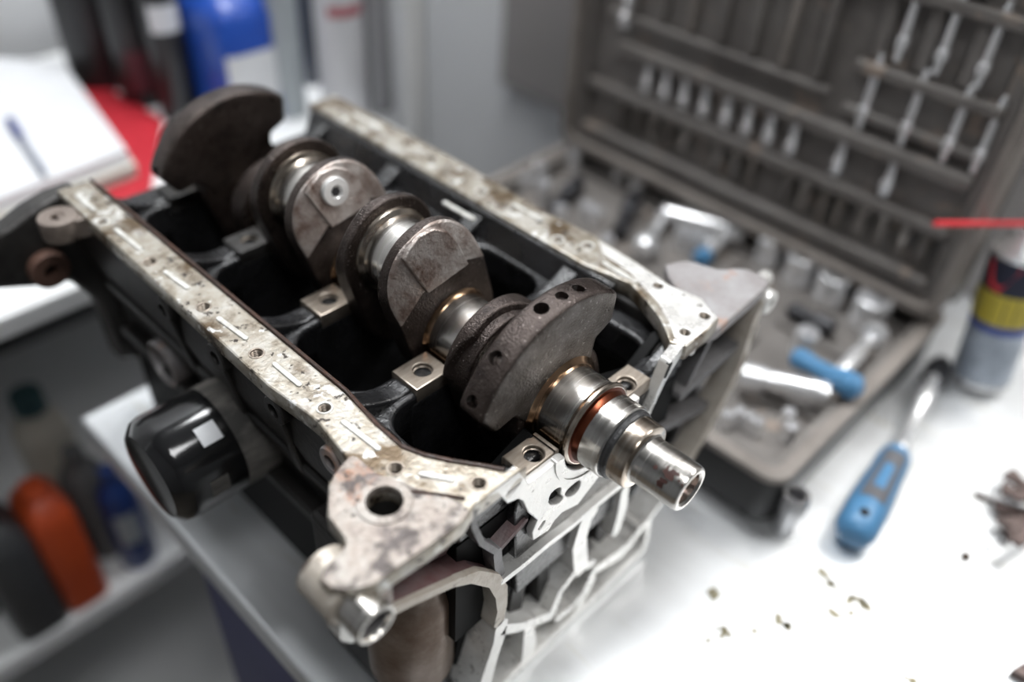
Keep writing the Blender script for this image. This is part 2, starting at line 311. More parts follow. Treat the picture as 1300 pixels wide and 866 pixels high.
# combs: ledge with rounded bays on both sides of the crank
def comb(sg):
    pts = [(-P * 4 - 0.02, sg * 0.094), (-P * 4 - 0.02, sg * 0.030)]
    for k in range(4, 0, -1):
        xa = -P * k + (0.0090 if k == 4 else 0.0105); xb = -P * (k - 1) - 0.0105; r = 0.017; yb = 0.0785
        pts.append((xa, sg * 0.030))
        for j in range(7):
            t = j / 6 * PI / 2
            pts.append((xa + r - r * math.cos(t), sg * (yb - r + r * math.sin(t))))
        for j in range(7):
            t = PI / 2 - j / 6 * PI / 2
            pts.append((xb - r + r * math.cos(t), sg * (yb - r + r * math.sin(t))))
        pts.append((xb, sg * 0.030))
    pts += [(0.0, sg * 0.030), (0.0, sg * 0.094)]
    return pts
for sg in (-1, 1):
    MB().pz(comb(sg)[::sg], -0.028, -0.004).build('crankcase_ledge', M_OIL, eb, bevel=0.0025, segs=3)
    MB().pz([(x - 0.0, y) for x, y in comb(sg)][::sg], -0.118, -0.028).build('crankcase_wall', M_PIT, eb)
    # sloping apron from the ledge up to the rail
    MB().px([(sg * 0.080, -0.006), (sg * 0.095, -0.006), (sg * 0.095, ZT - 0.003), (sg * (YI - 0.001), ZT - 0.003)][::sg], XR + 0.005, -0.055).build('ledge_apron', M_OIL, eb, bevel=0.002)
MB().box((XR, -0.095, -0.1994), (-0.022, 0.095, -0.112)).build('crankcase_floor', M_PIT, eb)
# bulkheads with half-round saddles, pads and bearing shells
RS = 0.0252
def saddle_profile(r=RS, zt=-0.010):
    pts = [(-0.058, -0.028), (-0.056, zt)]
    a0 = math.asin((zt - ZC) / r)
    n = 20
    th0 = PI - a0; th1 = 2 * PI + a0
    pts += [(r * math.cos(th0 + (th1 - th0) * k / n), ZC + r * math.sin(th0 + (th1 - th0) * k / n)) for k in range(n + 1)]
    pts += [(0.056, zt), (0.058, -0.028), (0.050, -0.11), (-0.050, -0.11)]
    return pts
for k in range(5):
    x = -P * k
    x0, x1 = x - 0.0108, x + 0.0108
    if k == 0: x1 = 0.006
    if k == 4: x1 = x + 0.0094
    MB().px(saddle_profile(), x0, x1).build('bulkhead', M_OIL, eb, bevel=0.001)
    for sg in (-1, 1):
        y0, y1 = 0.0268, 0.0525
        plate('saddle_pad', [(x0, sg * y0), (x1, sg * y0), (x1, sg * y1), (x0, sg * y1)][::sg], [circ(x if k else -0.001, sg * 0.0389, 0.0056, 20)], 'z', -0.0102, 0.0, M_PAD if k < 3 else M_DKCAST, eb)
        hx = x if k else -0.001
        m = MB()
        for j in range(4): m.lathe([(-0.0007, 0.0062), (0, 0.0050), (0.0007, 0.0062)], (hx, sg * 0.0389, -0.0028 - 0.0016 * j), (0, 0, 1), 20, caps=False)
        m.build('bolt_thread', M_PAD, eb)
        MB().cyl((hx, sg * 0.0389, -0.0102), (hx, sg * 0.0389, -0.0080), 0.0062, 20).build('bolt_bore', M_HOLE, eb)
        # arm that runs out to the rail: ridge with a bright edge
        MB().px([(sg * 0.050, -0.012), (sg * 0.053, -0.0012), (sg * 0.060, -0.003), (sg * 0.074, 0.0015), (sg * 0.090, 0.010), (sg * 0.094, 0.010), (sg * 0.094, -0.02)][::sg], x0 + 0.004, x1 - 0.004).build('bulkhead_arm', M_OIL, eb, bevel=0.002, segs=3)
    sh = [(RS * math.cos(PI + PI * j / 20), ZC + RS * math.sin(PI + PI * j / 20)) for j in range(21)] + [(0.0241 * math.cos(2 * PI - PI * j / 20), ZC + 0.0241 * math.sin(2 * PI - PI * j / 20)) for j in range(21)]
    MB().px(sh, x - 0.0095, min(x + 0.0095, x1 - 0.0015)).build('bearing_shell', M_BRONZE, eb)

# front wall and its flanges
n = 24
notch = [(0.0262 * math.cos(PI + PI * j / n), ZC + 0.0262 * math.sin(PI + PI * j / n)) for j in range(n + 1)]
notch30 = [(0.0302 * math.cos(PI + PI * j / n), ZC + 0.0302 * math.sin(PI + PI * j / n)) for j in range(n + 1)]
fw = [(-0.150, 0.004), (-0.150, -0.004), (-0.120, -0.022), (-0.100, -0.034), (-0.082, -0.042), (-0.073, -0.066), (-0.074, -0.10), (-0.084, -0.15), (-0.084, -0.199),
      (0.088, -0.199), (0.090, -0.150), (0.126, -0.124), (0.160, -0.056), (0.172, -0.006), (0.165, 0.001), (0.105, 0.004), (0.080, 0.004), (0.058, -0.010)]
fw = fw + notch30[::-1] + [(-0.058, -0.010), (-0.080, 0.004)]
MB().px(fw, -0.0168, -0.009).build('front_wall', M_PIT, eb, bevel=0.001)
MB().px([(-0.152, 0.004), (-0.150, -0.008), (-0.118, -0.026), (-0.098, -0.034), (-0.088, -0.02), (-0.088, 0.004)], -0.012, -0.004).build('pocket_floor', M_REDCAST, eb)
# seal flange around the crank nose
sf = [frt(*q) for q in ((601.8, 642.3), (628.5, 618.8), (649.5, 603.5), (660, 598))]
sf += [(-0.0545, -0.001), (-0.030, -0.001)] + [(0.0275 * math.cos(PI + PI * j / n), ZC + 0.0275 * math.sin(PI + PI * j / n)) for j in range(1, n)] + [(0.030, -0.001)]
sf += [(0.036, -0.001), (0.0365, -0.018), (0.030, -0.034)]
sf += [frt(*q) for q in ((733.6, 641), (714, 651), (704.5, 661), (696.4, 674), (677, 686.7), (675.4, 677), (682, 661), (670.6, 651), (664, 636.6), (657.6, 634), (644.7, 640), (638, 633), (631.8, 627), (617, 633), (602.6, 644.7))]
kid1 = [frt(*q) for q in ((696.5, 641), (698, 629), (706, 621), (713, 619), (711, 628), (716, 632), (708, 640))]
kid2 = [frt(*q) for q in ((717, 626), (728, 615), (737.5, 609), (736, 620), (728, 629), (719, 631))]
plate('seal_flange', sf, [slot(frt(657, 614), frt(647, 627), 0.0026), slot(frt(690, 664), frt(686, 670), 0.0013), smooth_poly(kid1, 1), smooth_poly(kid2, 1)], 'x', 0.0063, XF, M_WHITE, eb, bev=0.0007)
MB().px([(-0.050, -0.012), (-0.020, -0.046), (0.03, -0.05), (0.04, -0.02), (0.036, -0.012), (0.031, -0.012)] + notch30[::-1] + [(-0.031, -0.012)], -0.0168, 0.0062).build('seal_housing', M_OIL, eb)
rg = [(0.0345 * math.cos(PI * 1.02 + PI * 0.62 * j / 20), ZC + 0.0345 * math.sin(PI * 1.02 + PI * 0.62 * j / 20)) for j in range(21)]
MB().ribbon(rg, 0.0022, XF - 0.003, XF + 0.0008).build('seal_ring_step', M_WHITE, eb)
def fl(name, px, w, m, x0=-0.010, x1=XF, bevel=0.0):
    return MB().ribbon([frt(*q, x=x1) for q in px], w, x0, x1).build(name, m, eb, bevel=bevel)
# left ear: upper edge, lower rim, arch, left contour
fl('ear_front_edge', [(600, 648), (589, 664), (546, 698), (500, 731), (480, 750)], [0.005, 0.0055, 0.0055, 0.0065, 0.009], M_GRYCAST, x0=-0.008)
MB().ribbon([frt(*q) for q in ((494, 780), (532, 762), (578, 741), (604, 734), (626, 738))], [0.0046, 0.0046, 0.005, 0.006, 0.006], -0.016, 0.0075).build('pocket_bottom', M_REDCAST, eb)
fl('ear_lower_rim', [(494, 780), (532, 762), (578, 741), (604, 733), (628, 738), (637, 752), (638, 772), (634, 790)], [0.0045, 0.0045, 0.005, 0.008, 0.009, 0.0095, 0.008, 0.0085], M_BEIGE, x0=0.0070)
MB().ribbon([frt(*q) for q in ((626, 738), (637, 752), (638, 772), (634, 792))], [0.006, 0.009, 0.008, 0.0085], -0.016, 0.0075).build('arch_inside', M_BEIGE, eb)
fl('front_contour', [(637, 795), (634, 812), (626, 836), (617, 866), (613, 882)], [0.0105, 0.010, 0.010, 0.012, 0.013], M_WHITE, x0=-0.016)
fl('pocket_rib', [(600, 648), (602, 668), (612, 690), (632, 702)], 0.0035, M_GRYCAST)
fl('pocket_rib', [(632, 702), (648, 684), (668, 662)], 0.0035, M_REDCAST, x1=XF - 0.003)
fl('pocket_rib', [(636, 730), (633, 716), (632, 702)], 0.006, M_GRYCAST, x1=XF - 0.002)
# lower front of the block: web of bright flanges
fl('front_flange', [(640, 738), (668, 716), (695, 693), (728, 668), (760, 640), (790, 616)], 0.0048, M_WHITE, x0=-0.006)
fl('front_flange', [(640, 800), (660, 797), (700, 782), (712, 752), (735, 722), (752, 716)], [0.008, 0.007, 0.008, 0.006, 0.006, 0.007], M_WHITE, x0=-0.008)
fl('front_flange', [(710, 784), (726, 772), (742, 752), (756, 724), (790, 702), (812, 676), (838, 642), (860, 612)], [0.008, 0.006, 0.006, 0.008, 0.012, 0.008, 0.006, 0.006], M_WHITE, x0=-0.008)
fl('front_flange', [(738, 722), (736, 690), (744, 662), (752, 652)], [0.013, 0.013, 0.012, 0.011], M_WHITE, x0=-0.008)
fl('front_flange', [(782, 676), (790, 650), (794, 622)], [0.008, 0.010, 0.008], M_WHITE, x0=-0.008)
fl('front_flange', [(728, 794), (738, 764), (752, 738)], 0.007, M_WHITE, x0=-0.008)
fl('front_flange', [(672, 796), (672, 826), (668, 850)], [0.009, 0.013, 0.012], M_WHITE, x0=-0.008)
fl('front_flange', [(800, 694), (812, 672), (824, 664), (820, 690), (800, 735)], 0.005, M_WHITE, x0=-0.008)
MB().ribbon([(-0.082, -0.1950), (-0.02, -0.1950), (0.03, -0.194), (0.086, -0.192)], 0.008, -0.02, XF + 0.001).build('deck_edge', M_WHITE, eb, bevel=0.001)
for a, b, w in (((662, 730), (650, 800), 0.012), ((690, 712), (690, 775), 0.010), ((765, 680), (768, 640), 0.012)):
    fl('front_rib', [a, b], w, M_SIDE, x1=XF - 0.010)
MB().lathe([(0, 0.011), (0.012, 0.011), (0.013, 0.010)], (-0.012, *frt(690, 810)), (1, 0, 0), 24).build('front_boss', M_WHITE, eb)
# right flank: inner strip, outer flange with slots, ribs, boss
p_in = [frt(*q) for q in ((884, 432), (868, 440), (852, 464), (842, 486), (830, 510), (822, 530))]
fl('inner_strip', [(880, 446), (868, 442), (853, 464), (843, 484), (832, 508), (822, 530)], [0.006, 0.005, 0.009, 0.0055, 0.004, 0.0045], M_WHITE, x0=0.004)
fl('inner_strip_root', [(880, 446), (868, 442), (853, 464), (843, 484), (832, 508), (822, 530)], [0.004, 0.004, 0.006, 0.004, 0.003, 0.003], M_DKCAST, x0=-0.012, x1=0.005)
MB().px(slot(frt(851, 463), frt(845, 477), 0.0017), XF - 0.002, XF + 0.0003).build('strip_slot', M_HOLE, eb)
outer_c = [(972, 384), (961, 404), (951, 436), (943, 461), (929, 492), (917, 514), (902, 542), (888, 568), (874, 590), (858, 614)]
ow = 0.0088
path = [frt(*q) for q in outer_c]
LW = [Vector(p) for p in path]
def offs(P_, d):
    out = []
    for i in range(len(P_)):
        a = P_[max(i - 1, 0)]; b = P_[min(i + 1, len(P_) - 1)]; t = (b - a).normalized(); out.append((P_[i].x - t.y * d, P_[i].y + t.x * d))
    return out
outline = offs(LW, ow / 2) + offs(LW, -ow / 2)[::-1]
slots = [slot(frt(*a), frt(*b), 0.0017) for a, b in (((961, 416), (955, 431)), ((947, 452), (942, 466)), ((909, 530), (903, 545)), ((888, 569), (882, 580)), ((932, 490), (930, 494)))]
plate('outer_flange', outline, slots, 'x', -0.006, XF, M_BEIGE, eb, bev=0.0006)
bs = frt(976, 384)
MB().lathe([(0, 0.0085), (0.02, 0.0085), (0.021, 0.0075), (0.021, 0.0035), (0.012, 0.0034), (0.012, 0.0005)], (-0.008, bs[0], bs[1]), (1, 0, 0), 28).build('flange_boss', M_WHITE, eb)
b2 = un(985, 372, 0, -0.004); b3 = un(1016, 360, 0, -0.012)
MB().cyl((-0.002, bs[0] + 0.002, bs[1] + 0.004), (-0.006, bs[0] + 0.024, bs[1] - 0.001), 0.0058, 24).build('flange_pin', M_WHITE, eb, bevel=0.001)
ear_R = [top(*q, z=0.008) for q in ((838, 337), (862, 331), (879, 331), (900, 338), (916, 342), (941, 339), (962, 346), (980, 356), (966, 371), (935, 398), (905, 424), (890, 420), (880, 395))]
MB().pz(smooth_poly(ear_R, 1), -0.001, 0.008).build('mounting_ear', M_RUST, eb, bevel=0.0015)
for a, b, w, x1 in (((866, 504), (946, 432), 0.006, 0.006), ((838, 548), (915, 508), 0.006, 0.004), ((850, 590), (900, 545), 0.005, 0.002), ((905, 428), (868, 500), 0.004, 0.004)):
    fl('flank_rib', [a, b], w, M_GRYCAST, x0=-0.05, x1=x1)
MB().box((-0.30, 0.10, -0.06), (-0.05, 0.13, -0.045)).build('flank_rib', M_SIDE, eb)
# dowel tube in the ear boss
dy, dz, dx = -0.1600, 0.0015, 0.021
ear_b = [top(*q, z=0.0155) for q in ((478, 742), (446, 752), (416, 748), (405, 735), (414, 716), (470, 700), (500, 722))]
MB().pz(ear_b, -0.011, 0.0155).build('ear_boss', M_EAR, eb, bevel=0.003, segs=3)
MB().lathe([(0, 0.0135), (0.022, 0.0135), (0.0235, 0.012)], (-0.018, dy, dz), (1, 0, 0), 32).build('boss_barrel', M_BEIGE, eb)
MB().lathe([(0, 0.0102), (0.017, 0.0104), (0.0176, 0.0098), (0.0176, 0.0086), (0.0166, 0.0080), (-0.006, 0.0080), (-0.006, 0.0005)], (dx - 0.0176, dy, dz), (1, 0, 0), 40).build('dowel_tube', M_STEEL, eb)
MB().lathe([(0, 0.0079), (0.0155, 0.0079)], (dx - 0.0176, dy, dz), (1, 0, 0), 40, caps=False).build('dowel_bore', M_GRYCAST, eb)
MB().ribbon([frt(437, 790, x=0.006), frt(440, 806, x=0.006), frt(450, 812, x=0.006)], [0.004, 0.007, 0.004], -0.004, 0.006).build('boss_rim', M_WHITE, eb)
# pump stub under the arch
MB().lathe([(0, 0.026), (0.075, 0.026), (0.085, 0.023), (0.10, 0.023)], (-0.030, -0.102, -0.16), (0, 0, 1), 32).build('pump_stub', mat('stub', (0.30, 0.25, 0.21), (0.06, 0.04, 0.03), (0.14, 0.09, 0.06), rough=0.4, metal=0.4, scale=26), eb)
MB().box((-0.10, -0.118, -0.1994), (-0.012, -0.09, -0.07)).build('corner_post', M_SIDE, eb, bevel=0.004)
# left flank: threaded bosses, ribs, rear lugs
for q in ((272, 445), (345, 505), (418, 572), (206, 388)):
    v = un(*q, 1, -0.1170); v.z = min(v.z, -0.002)
    pr = [(0, 0.0098), (0.0165, 0.0092), (0.0173, 0.0085), (0.0173, 0.0046), (0.010, 0.0044), (0.010, 0.0003)]
    MB().lathe(pr, (v.x, -0.1005, v.z - 0.001), (0, -1, 0), 28).build('side_boss', M_RUST if q[0] > 400 else M_SIDE, eb)
    MB().lathe([(0, 0.0041), (0.0003, 0.0003)], (v.x, -0.1111, v.z - 0.001), (0, -1, 0), 20).build('boss_bore', M_HOLE, eb)
    m = MB().px([(-0.100, -0.008), (-0.116, -0.010), (-0.108, -0.06), (-0.096, -0.07)], v.x - 0.004, v.x + 0.004); m.build('side_rib', M_SIDE, eb, bevel=0.0015)
for z in (-0.055, -0.10): MB().box((XR + 0.02, -0.108, z - 0.004), (-0.03, -0.085, z + 0.004)).build('side_rib', M_SIDE, eb, bevel=0.002)
MB().lathe([(0, 0.018), (0.012, 0.018), (0.013, 0.0165), (0.006, 0.015), (0.006, 0.0003)], (-0.285, -0.098, -0.085), (0, -1, 0), 28).build('core_plug', M_RUST, eb)
# rear bell-housing flange and lugs
MB().px([(-0.10, 0.012), (-0.118, 0.012), (-0.135, 0.008), (-0.150, 0.002), (-0.178, -0.002), (-0.21, -0.010), (-0.21, -0.046), (-0.172, -0.038), (-0.148, -0.048), (-0.125, -0.055), (-0.112, -0.08), (-0.11, -0.14), (-0.09, -0.15)], -0.392, -0.374).build('bell_flange', M_DKCAST, eb, bevel=0.003)
v = un(72, 274, 2, ZT - 0.001)
plate('rear_lug', circ(v.x, v.y, 0.0125, 28), [circ(v.x, v.y, 0.0042, 16)], 'z', ZT - 0.016, ZT - 0.001, M_LUG, eb, bev=0.001)
MB().pz([(v.x - 0.008, v.y + 0.03), (v.x - 0.008, v.y), (v.x + 0.010, v.y), (v.x + 0.018, v.y + 0.03)], ZT - 0.016, ZT - 0.002).build('lug_web', M_LUG, eb, bevel=0.001)
v = un(66, 345, 0, -0.366)
MB().lathe([(0, 0.0145), (0.018, 0.0135), (0.019, 0.0125), (0.019, 0.005), (0.008, 0.0048), (0.008, 0.0003)], (-0.385, v.y, v.z), (1, 0, 0), 28).build('flange_lug', mat('lug_rust', (0.18, 0.10, 0.075), (0.07, 0.035, 0.025), rough=0.6, metal=0.2, scale=40), eb)
# oil filter screwed on the left flank
of = MB().lathe([(0, 0.020), (0.001, 0.029), (0.006, 0.0345), (0.012, 0.0362), (0.078, 0.0362), (0.081, 0.034), (0.084, 0.030)], (-0.195, -0.168, -0.082), (0, 1, 0), 48).build('oil_filter', M_FILTER, eb)
of['label'] = 'glossy black oil filter can with dusty base and white label'
m = MB()
def patch(m, x, z, r, y0, y1, a0, a1, n=10):
    i = [m.bm.verts.new((x + r * math.sin(a0 + (a1 - a0) * k / n), y0, z + r * math.cos(a0 + (a1 - a0) * k / n))) for k in range(n + 1)]
    j = [m.bm.verts.new((x + r * math.sin(a0 + (a1 - a0) * k / n), y1, z + r * math.cos(a0 + (a1 - a0) * k / n))) for k in range(n + 1)]
    for k in range(n): m.bm.faces.new((i[k], i[k + 1], j[k + 1], j[k]))
patch(m, -0.195, -0.082, 0.0365, -0.140, -0.127, math.radians(24), math.radians(44)); m.build('filter_label', M_LABEL, of)
m = MB(); patch(m, -0.195, -0.082, 0.0364, -0.121, -0.088, math.radians(-75), math.radians(150), 40); m.build('dust_film', M_DUST, of)
m = MB(); patch(m, -0.195, -0.082, 0.0364, -0.146, -0.134, math.radians(78), math.radians(98)); m.build('filter_label', M_DUST, of)
adopt(eb)

# ------------------------------------------------------------------ crankshaft (axis along X)
ck = thing('crankshaft', 'dark forged steel crankshaft with polished journals lying in the open engine block', 'crankshaft', (-0.17, 0, -0.03))
A0 = math.radians(-16)
EP = (math.sin(A0), math.cos(A0)); EQ = (math.cos(A0), -math.sin(A0))       # pin direction and its perpendicular in (y,z)
def yz(p, q): return (p * EQ[0] + q * EP[0], ZC + p * EQ[1] + q * EP[1])
THR = 0.0415; RP = 0.0225; RM = 0.0234
def lx(name, prof, m, c=(0, ZC), parent=None): return MB().lathe(prof, (0, c[0], c[1]), (1, 0, 0), 56).build(name, m, parent or ck, ang=30)
pin_sign = [-1, 1, 1, -1]
for k in range(5):
    x = -P * k
    if k == 0: continue
    lx('main_journal', [(x - 0.0125, RM), (x + 0.0125, RM)], M_STEEL)
    for sg in (-1, 1):
        pr = sorted([(x + sg * 0.0120, RM + 0.0001), (x + sg * 0.0130, RM + 0.0006), (x + sg * 0.0148, RM + 0.0030), (x + sg * 0.0158, RM + 0.0052), (x + sg * 0.0185, RM + 0.0060)])
        lx('journal_fillet', pr, M_BRONZE)
for k in range(4):
    x = -P * (k + 0.5); s = pin_sign[k]; c = yz(0, s * THR)
    lx('crankpin', [(x - 0.0105, RP), (x + 0.0105, RP)], M_STEEL, c)
    for sg in (-1, 1):
        pr = sorted([(x + sg * 0.0085, RP + 0.0001), (x + sg * 0.0100, RP + 0.0008), (x + sg * 0.0118, RP + 0.0038), (x + sg * 0.0145, RP + 0.0046)])
        lx('journal_fillet', pr, M_STEEL2 if sg < 0 else M_BRONZE, c)
def hull(pts):
    pts = sorted(set(pts)); lo = []
    for q in (pts, pts[::-1]):
        h = []
        for p in q:
            while len(h) > 1 and (h[-1][0] - h[-2][0]) * (p[1] - h[-2][1]) - (h[-1][1] - h[-2][1]) * (p[0] - h[-2][0]) <= 0: h.pop()
            h.append(p)
        lo += h[:-1]
    return lo
def web_outline(s, cw_r, cw_half, rp=0.0335, rm=0.0335):
    """pear around main and pin plus a counterweight sector opposite to the pin; local (p,q)"""
    h = hull([(round(x, 6), round(y, 6)) for x, y in circ(0, s * THR, rp, 40) + circ(0, 0, rm, 40)])
    if not cw_r: return h
    return h
def cut(o_bm, co, no):
    g = o_bm.verts[:] + o_bm.edges[:] + o_bm.faces[:]
    r = bmesh.ops.bisect_plane(o_bm, geom=g, plane_co=co, plane_no=no, clear_outer=True)
    ed = [e for e in r['geom_cut'] if isinstance(e, bmesh.types.BMEdge)]
    bmesh.ops.holes_fill(o_bm, edges=ed)
def v3(x, p, q): y, z = yz(p, q); return Vector((x, y, z))
def n3(x, p, q): return Vector((x, p * EQ[0] + q * EP[0], p * EQ[1] + q * EP[1])).normalized()
def web(xc, s, toward_main, facets=True, cw=None, m=M_FORGE):
    """web slab centred on xc; toward_main = +1 if the main journal lies on its +x side"""
    t = 0.0080
    mb = MB(); ol = web_outline(s, None, None)
    mb.px([yz(p, q) for p, q in ol], xc - t, xc + t)
    bm = mb.bm
    f = xc + toward_main * t
    if facets:
        cut(bm, v3(f, 0, s * 0.0435), n3(toward_main, 0, s * 0.26))
        cut(bm, v3(f, -0.0125, s * 0.0440), n3(toward_main, -0.16, s * 0.30))
        cut(bm, v3(f, 0.0180, s * 0.0425), n3(toward_main, 0.22, s * 0.36))
        if s > 0 and toward_main > 0:
            fp = [(-0.0115, 0.0425), (0.0195, 0.0400), (0.0190, 0.0560), (0.0160, 0.0655), (0.0090, 0.0722), (-0.0010, 0.0745), (-0.0100, 0.0722), (-0.0150, 0.0685)]
            fm = MB().poly(fp, lambda q_: v3(f - (q_[1] - 0.0435) * 0.26 - 0.004, q_[0], q_[1]), lambda q_: v3(f - (q_[1] - 0.0435) * 0.26 + 0.0020, q_[0], q_[1]))
            fm.build('web_facet', M_FORGE2, ck, bevel=0.0007)
    o = mb.build('web', m, ck, bevel=0.0016, segs=3)
    o.data.materials.append(M_FORGE2)
    if facets:
        for pl in o.data.polygons:
            nx = pl.normal.x * toward_main
            if nx > 0.5 and nx < 0.985 and pl.area > 3e-5: pl.material_index = 1
    if cw:
        r, hw, xa, xb = cw
        pts = [(r * math.sin(-hw + 2 * hw * j / 28), -s * r * math.cos(-hw + 2 * hw * j / 28)) for j in range(29)]
        tipR = pts[-1]; tipL = pts[0]
        lower = [(0.047, -s * 0.024), (0.033, -s * 0.022), (0.026, -s * 0.006), (-0.026, -s * 0.006), (-0.033, -s * 0.022), (-0.047, -s * 0.024)]
        mb2 = MB(); mb2.px([yz(p, q) for p, q in pts + lower], xa, xb)
        cwo = mb2.build('counterweight', m, ck, bevel=0.0028, segs=3)
        return cwo
for k in range(4):
    x = -P * (k + 0.5); s = pin_sign[k]
    xf, xb = x + 0.0215, x - 0.0215
    if k == 0:
        web(xf - 0.003, s, 1, False, (0.0675, math.radians(52), -0.0345, -0.0165))
        web(xb, s, -1, True)
    elif k == 3:
        web(xf, s, 1, True); web(xb - 0.0048, s, -1, False, (0.0675, math.radians(52), xb - 0.014, xb + 0.004))
    else:
        web(xf, s, 1, True); web(xb, s, -1, True)
# secondary crown on the web behind the front counterweight
mb = MB(); pts = [(0.0375 * math.sin(-1.2 + 2.4 * j / 24), 0.0375 * math.cos(-1.2 + 2.4 * j / 24)) for j in range(25)] + [(0.030, 0.0), (-0.030, 0.0)]
mb.px([yz(p, q) for p, q in pts], -0.0735, -0.0575)
cut(mb.bm, v3(-0.0575, 0, 0.018), n3(1, 0, 0.40)); cut(mb.bm, v3(-0.0585, -0.012, 0.018), n3(1, -0.6, 0.3))
mb.build('web_crown', M_FORGE, ck, bevel=0.0016, segs=3)
# balance holes drilled into the crowns of the counterweights
def drill(target, holes):
    mb = MB()
    for ang, hx, rr, dep in holes:
        t = math.radians(ang); d = n3(0, math.sin(t), math.cos(t)); c = v3(hx, 0, 0) + d * 0.0675
        mb.lathe([(-dep - rr * .5, 0.0003), (-dep, rr), (0.004, rr)], c, d, 24)
    bmesh.ops.recalc_face_normals(mb.bm, faces=mb.bm.faces)
    me = bpy.data.meshes.new('cutter'); mb.bm.to_mesh(me); mb.bm.free(); co = bpy.data.objects.new('cutter', me); COL.objects.link(co)
    md = target.modifiers.new('drill', 'BOOLEAN'); md.object = co; md.operation = 'DIFFERENCE'; md.solver = 'EXACT'
    bpy.context.view_layer.update()
    dg = bpy.context.evaluated_depsgraph_get(); nm = bpy.data.meshes.new_from_object(target.evaluated_get(dg))
    target.modifiers.clear(); target.data = nm; nm.name = 'counterweight'
    nm.polygons.foreach_set('use_smooth', [True] * len(nm.polygons)); nm.set_sharp_from_angle(angle=math.radians(35))
    bpy.data.objects.remove(co); bpy.data.meshes.remove(me)
adopt(ck)
cws = [o for o in ck.children if o.name.startswith('counterweight')]
drill(cws[0], ((-46, -0.0265, 0.0036, 0.006), (-24.5, -0.0270, 0.0039, 0.006), (5, -0.0262, 0.0042, 0.010), (17, -0.0252, 0.0036, 0.004), (28, -0.0247, 0.0036, 0.008)))
cws[0].data.materials.append(M_FACE)
for pl in cws[0].data.polygons:
    if pl.normal.x > 0.8: pl.material_index = 1
drill(cws[1], ((-50, -0.3345, 0.004, 0.006),))
for ang, hx in ((-46, -0.0265), (-24.5, -0.0270)):
    t = math.radians(ang); d = n3(0, math.sin(t), math.cos(t)); c = v3(hx, 0, 0) + d * 0.0608
    MB().lathe([(0, 0.0024), (0.0012, 0.0022), (0.0016, 0.0012)], c, d, 16).build('hole_stub', M_FORGE2, ck)
# oil plug on the third throw
pc = v3(-0.1932, 0.001, 0.0610); pn = n3(1, 0, 0.26)
MB().lathe([(-0.004, 0.0092), (0.0025, 0.0090), (0.0034, 0.0082), (0.0036, 0.0042), (0.0022, 0.0032), (0.0022, 0.0028)], pc, pn, 32).build('oil_plug', M_PLUG, ck)
MB().lathe([(0.0012, 0.0030), (0.0026, 0.0030), (0.0027, 0.0002)], pc, pn, 6).build('plug_socket', M_DARKTOOL, ck)
# front main journal and nose, stepped
lx('journal_collar', [(-0.0185, 0.0290), (-0.0168, 0.0288), (-0.0158, 0.0268), (-0.0148, 0.0258), (-0.0142, 0.0245), (-0.0130, 0.02385)], M_BRONZE)
lx('main_journal', [(-0.0132, 0.0238), (0.0052, 0.0238)], M_STEEL)
lx('nose_collar', [(0.0050, 0.0238), (0.0060, 0.0248), (0.0075, 0.0258), (0.0090, 0.0258), (0.0100, 0.0245)], M_STEEL2)
lx('nose_groove', [(0.0098, 0.0246), (0.0106, 0.0222), (0.0140, 0.0218), (0.0148, 0.0221)], M_COPPER)
lx('gear_seat', [(0.0146, 0.0221), (0.0265, 0.0219), (0.0274, 0.0212)], M_STEEL)
lx('ring_groove', [(0.0272, 0.0213), (0.0280, 0.0203), (0.0296, 0.0207), (0.0310, 0.0201), (0.0316, 0.0192)], M_GREYRING)
lx('nose_step', [(0.0314, 0.0194), (0.0400, 0.0190), (0.0412, 0.0186), (0.0418, 0.0170), (0.0420, 0.0138)], M_STEEL2)
lx('nose', [(0.0418, 0.0150), (0.0428, 0.0139), (0.0445, 0.0136), (0.0685, 0.0133), (0.0702, 0.0126), (0.0708, 0.0117), (0.0708, 0.0103), (0.0694, 0.0091), (0.0560, 0.0088), (0.0560, 0.0003)], M_STEEL)
lx('nose_bore', [(0.0562, 0.00875), (0.0660, 0.00882)], M_COPPER)
# rust marks on the nose
m = MB()
def mark(m, x, a, r, w, h):
    pts = []
    for j in range(9):
        t = 2 * PI * j / 9; k = random.uniform(0.55, 1.1)
        aa = a + h * k * math.sin(t) / r; pts.append(m.bm.verts.new((x + w * k * math.cos(t), r * math.cos(aa), ZC + r * math.sin(aa))))
    m.bm.faces.new(pts)
for (qx, qy, w, h) in ((832, 593, .0016, .0014), (845, 598, .0022, .0018), (849, 605, .0030, .0020), (843, 611, .0034, .0018), (857, 600, .0030, .0014), (853, 602, .0022, .0016), (837, 615, .0026, .0020), (847, 601, .0016, .0026), (862, 611, .0008, .0008), (848, 593, .0008, .001), (866, 616, .001, .0008)):
    best = None
    d = (FW + RT * ((qx - 650) / F_PX) - UP * ((qy - 433) / F_PX)).normalized(); r = 0.01372
    o = CAM - Vector((0, 0, ZC)); A = d.y ** 2 + d.z ** 2; B = 2 * (o.y * d.y + o.z * d.z); Cc = o.y ** 2 + o.z ** 2 - r * r
    D = B * B - 4 * A * Cc
    if D > 0:
        t = (-B - math.sqrt(D)) / (2 * A); p = o + d * t
        mark(m, p.x, math.atan2(p.z, p.y), r, w, h)
m.build('rust_mark', mat('rust_mark', (0.075, 0.028, 0.022), (0.03, 0.012, 0.01), rough=0.6, scale=200), ck, smooth=False)
# rear flange
lx('main_journal', [(-P * 4 - 0.0125, RM), (-P * 4 - 0.03, 0.030)], M_STEEL2)
lx('rear_flange', [(-0.381, 0.031), (-0.398, 0.031), (-0.400, 0.029)], M_DKCAST)
adopt(ck)

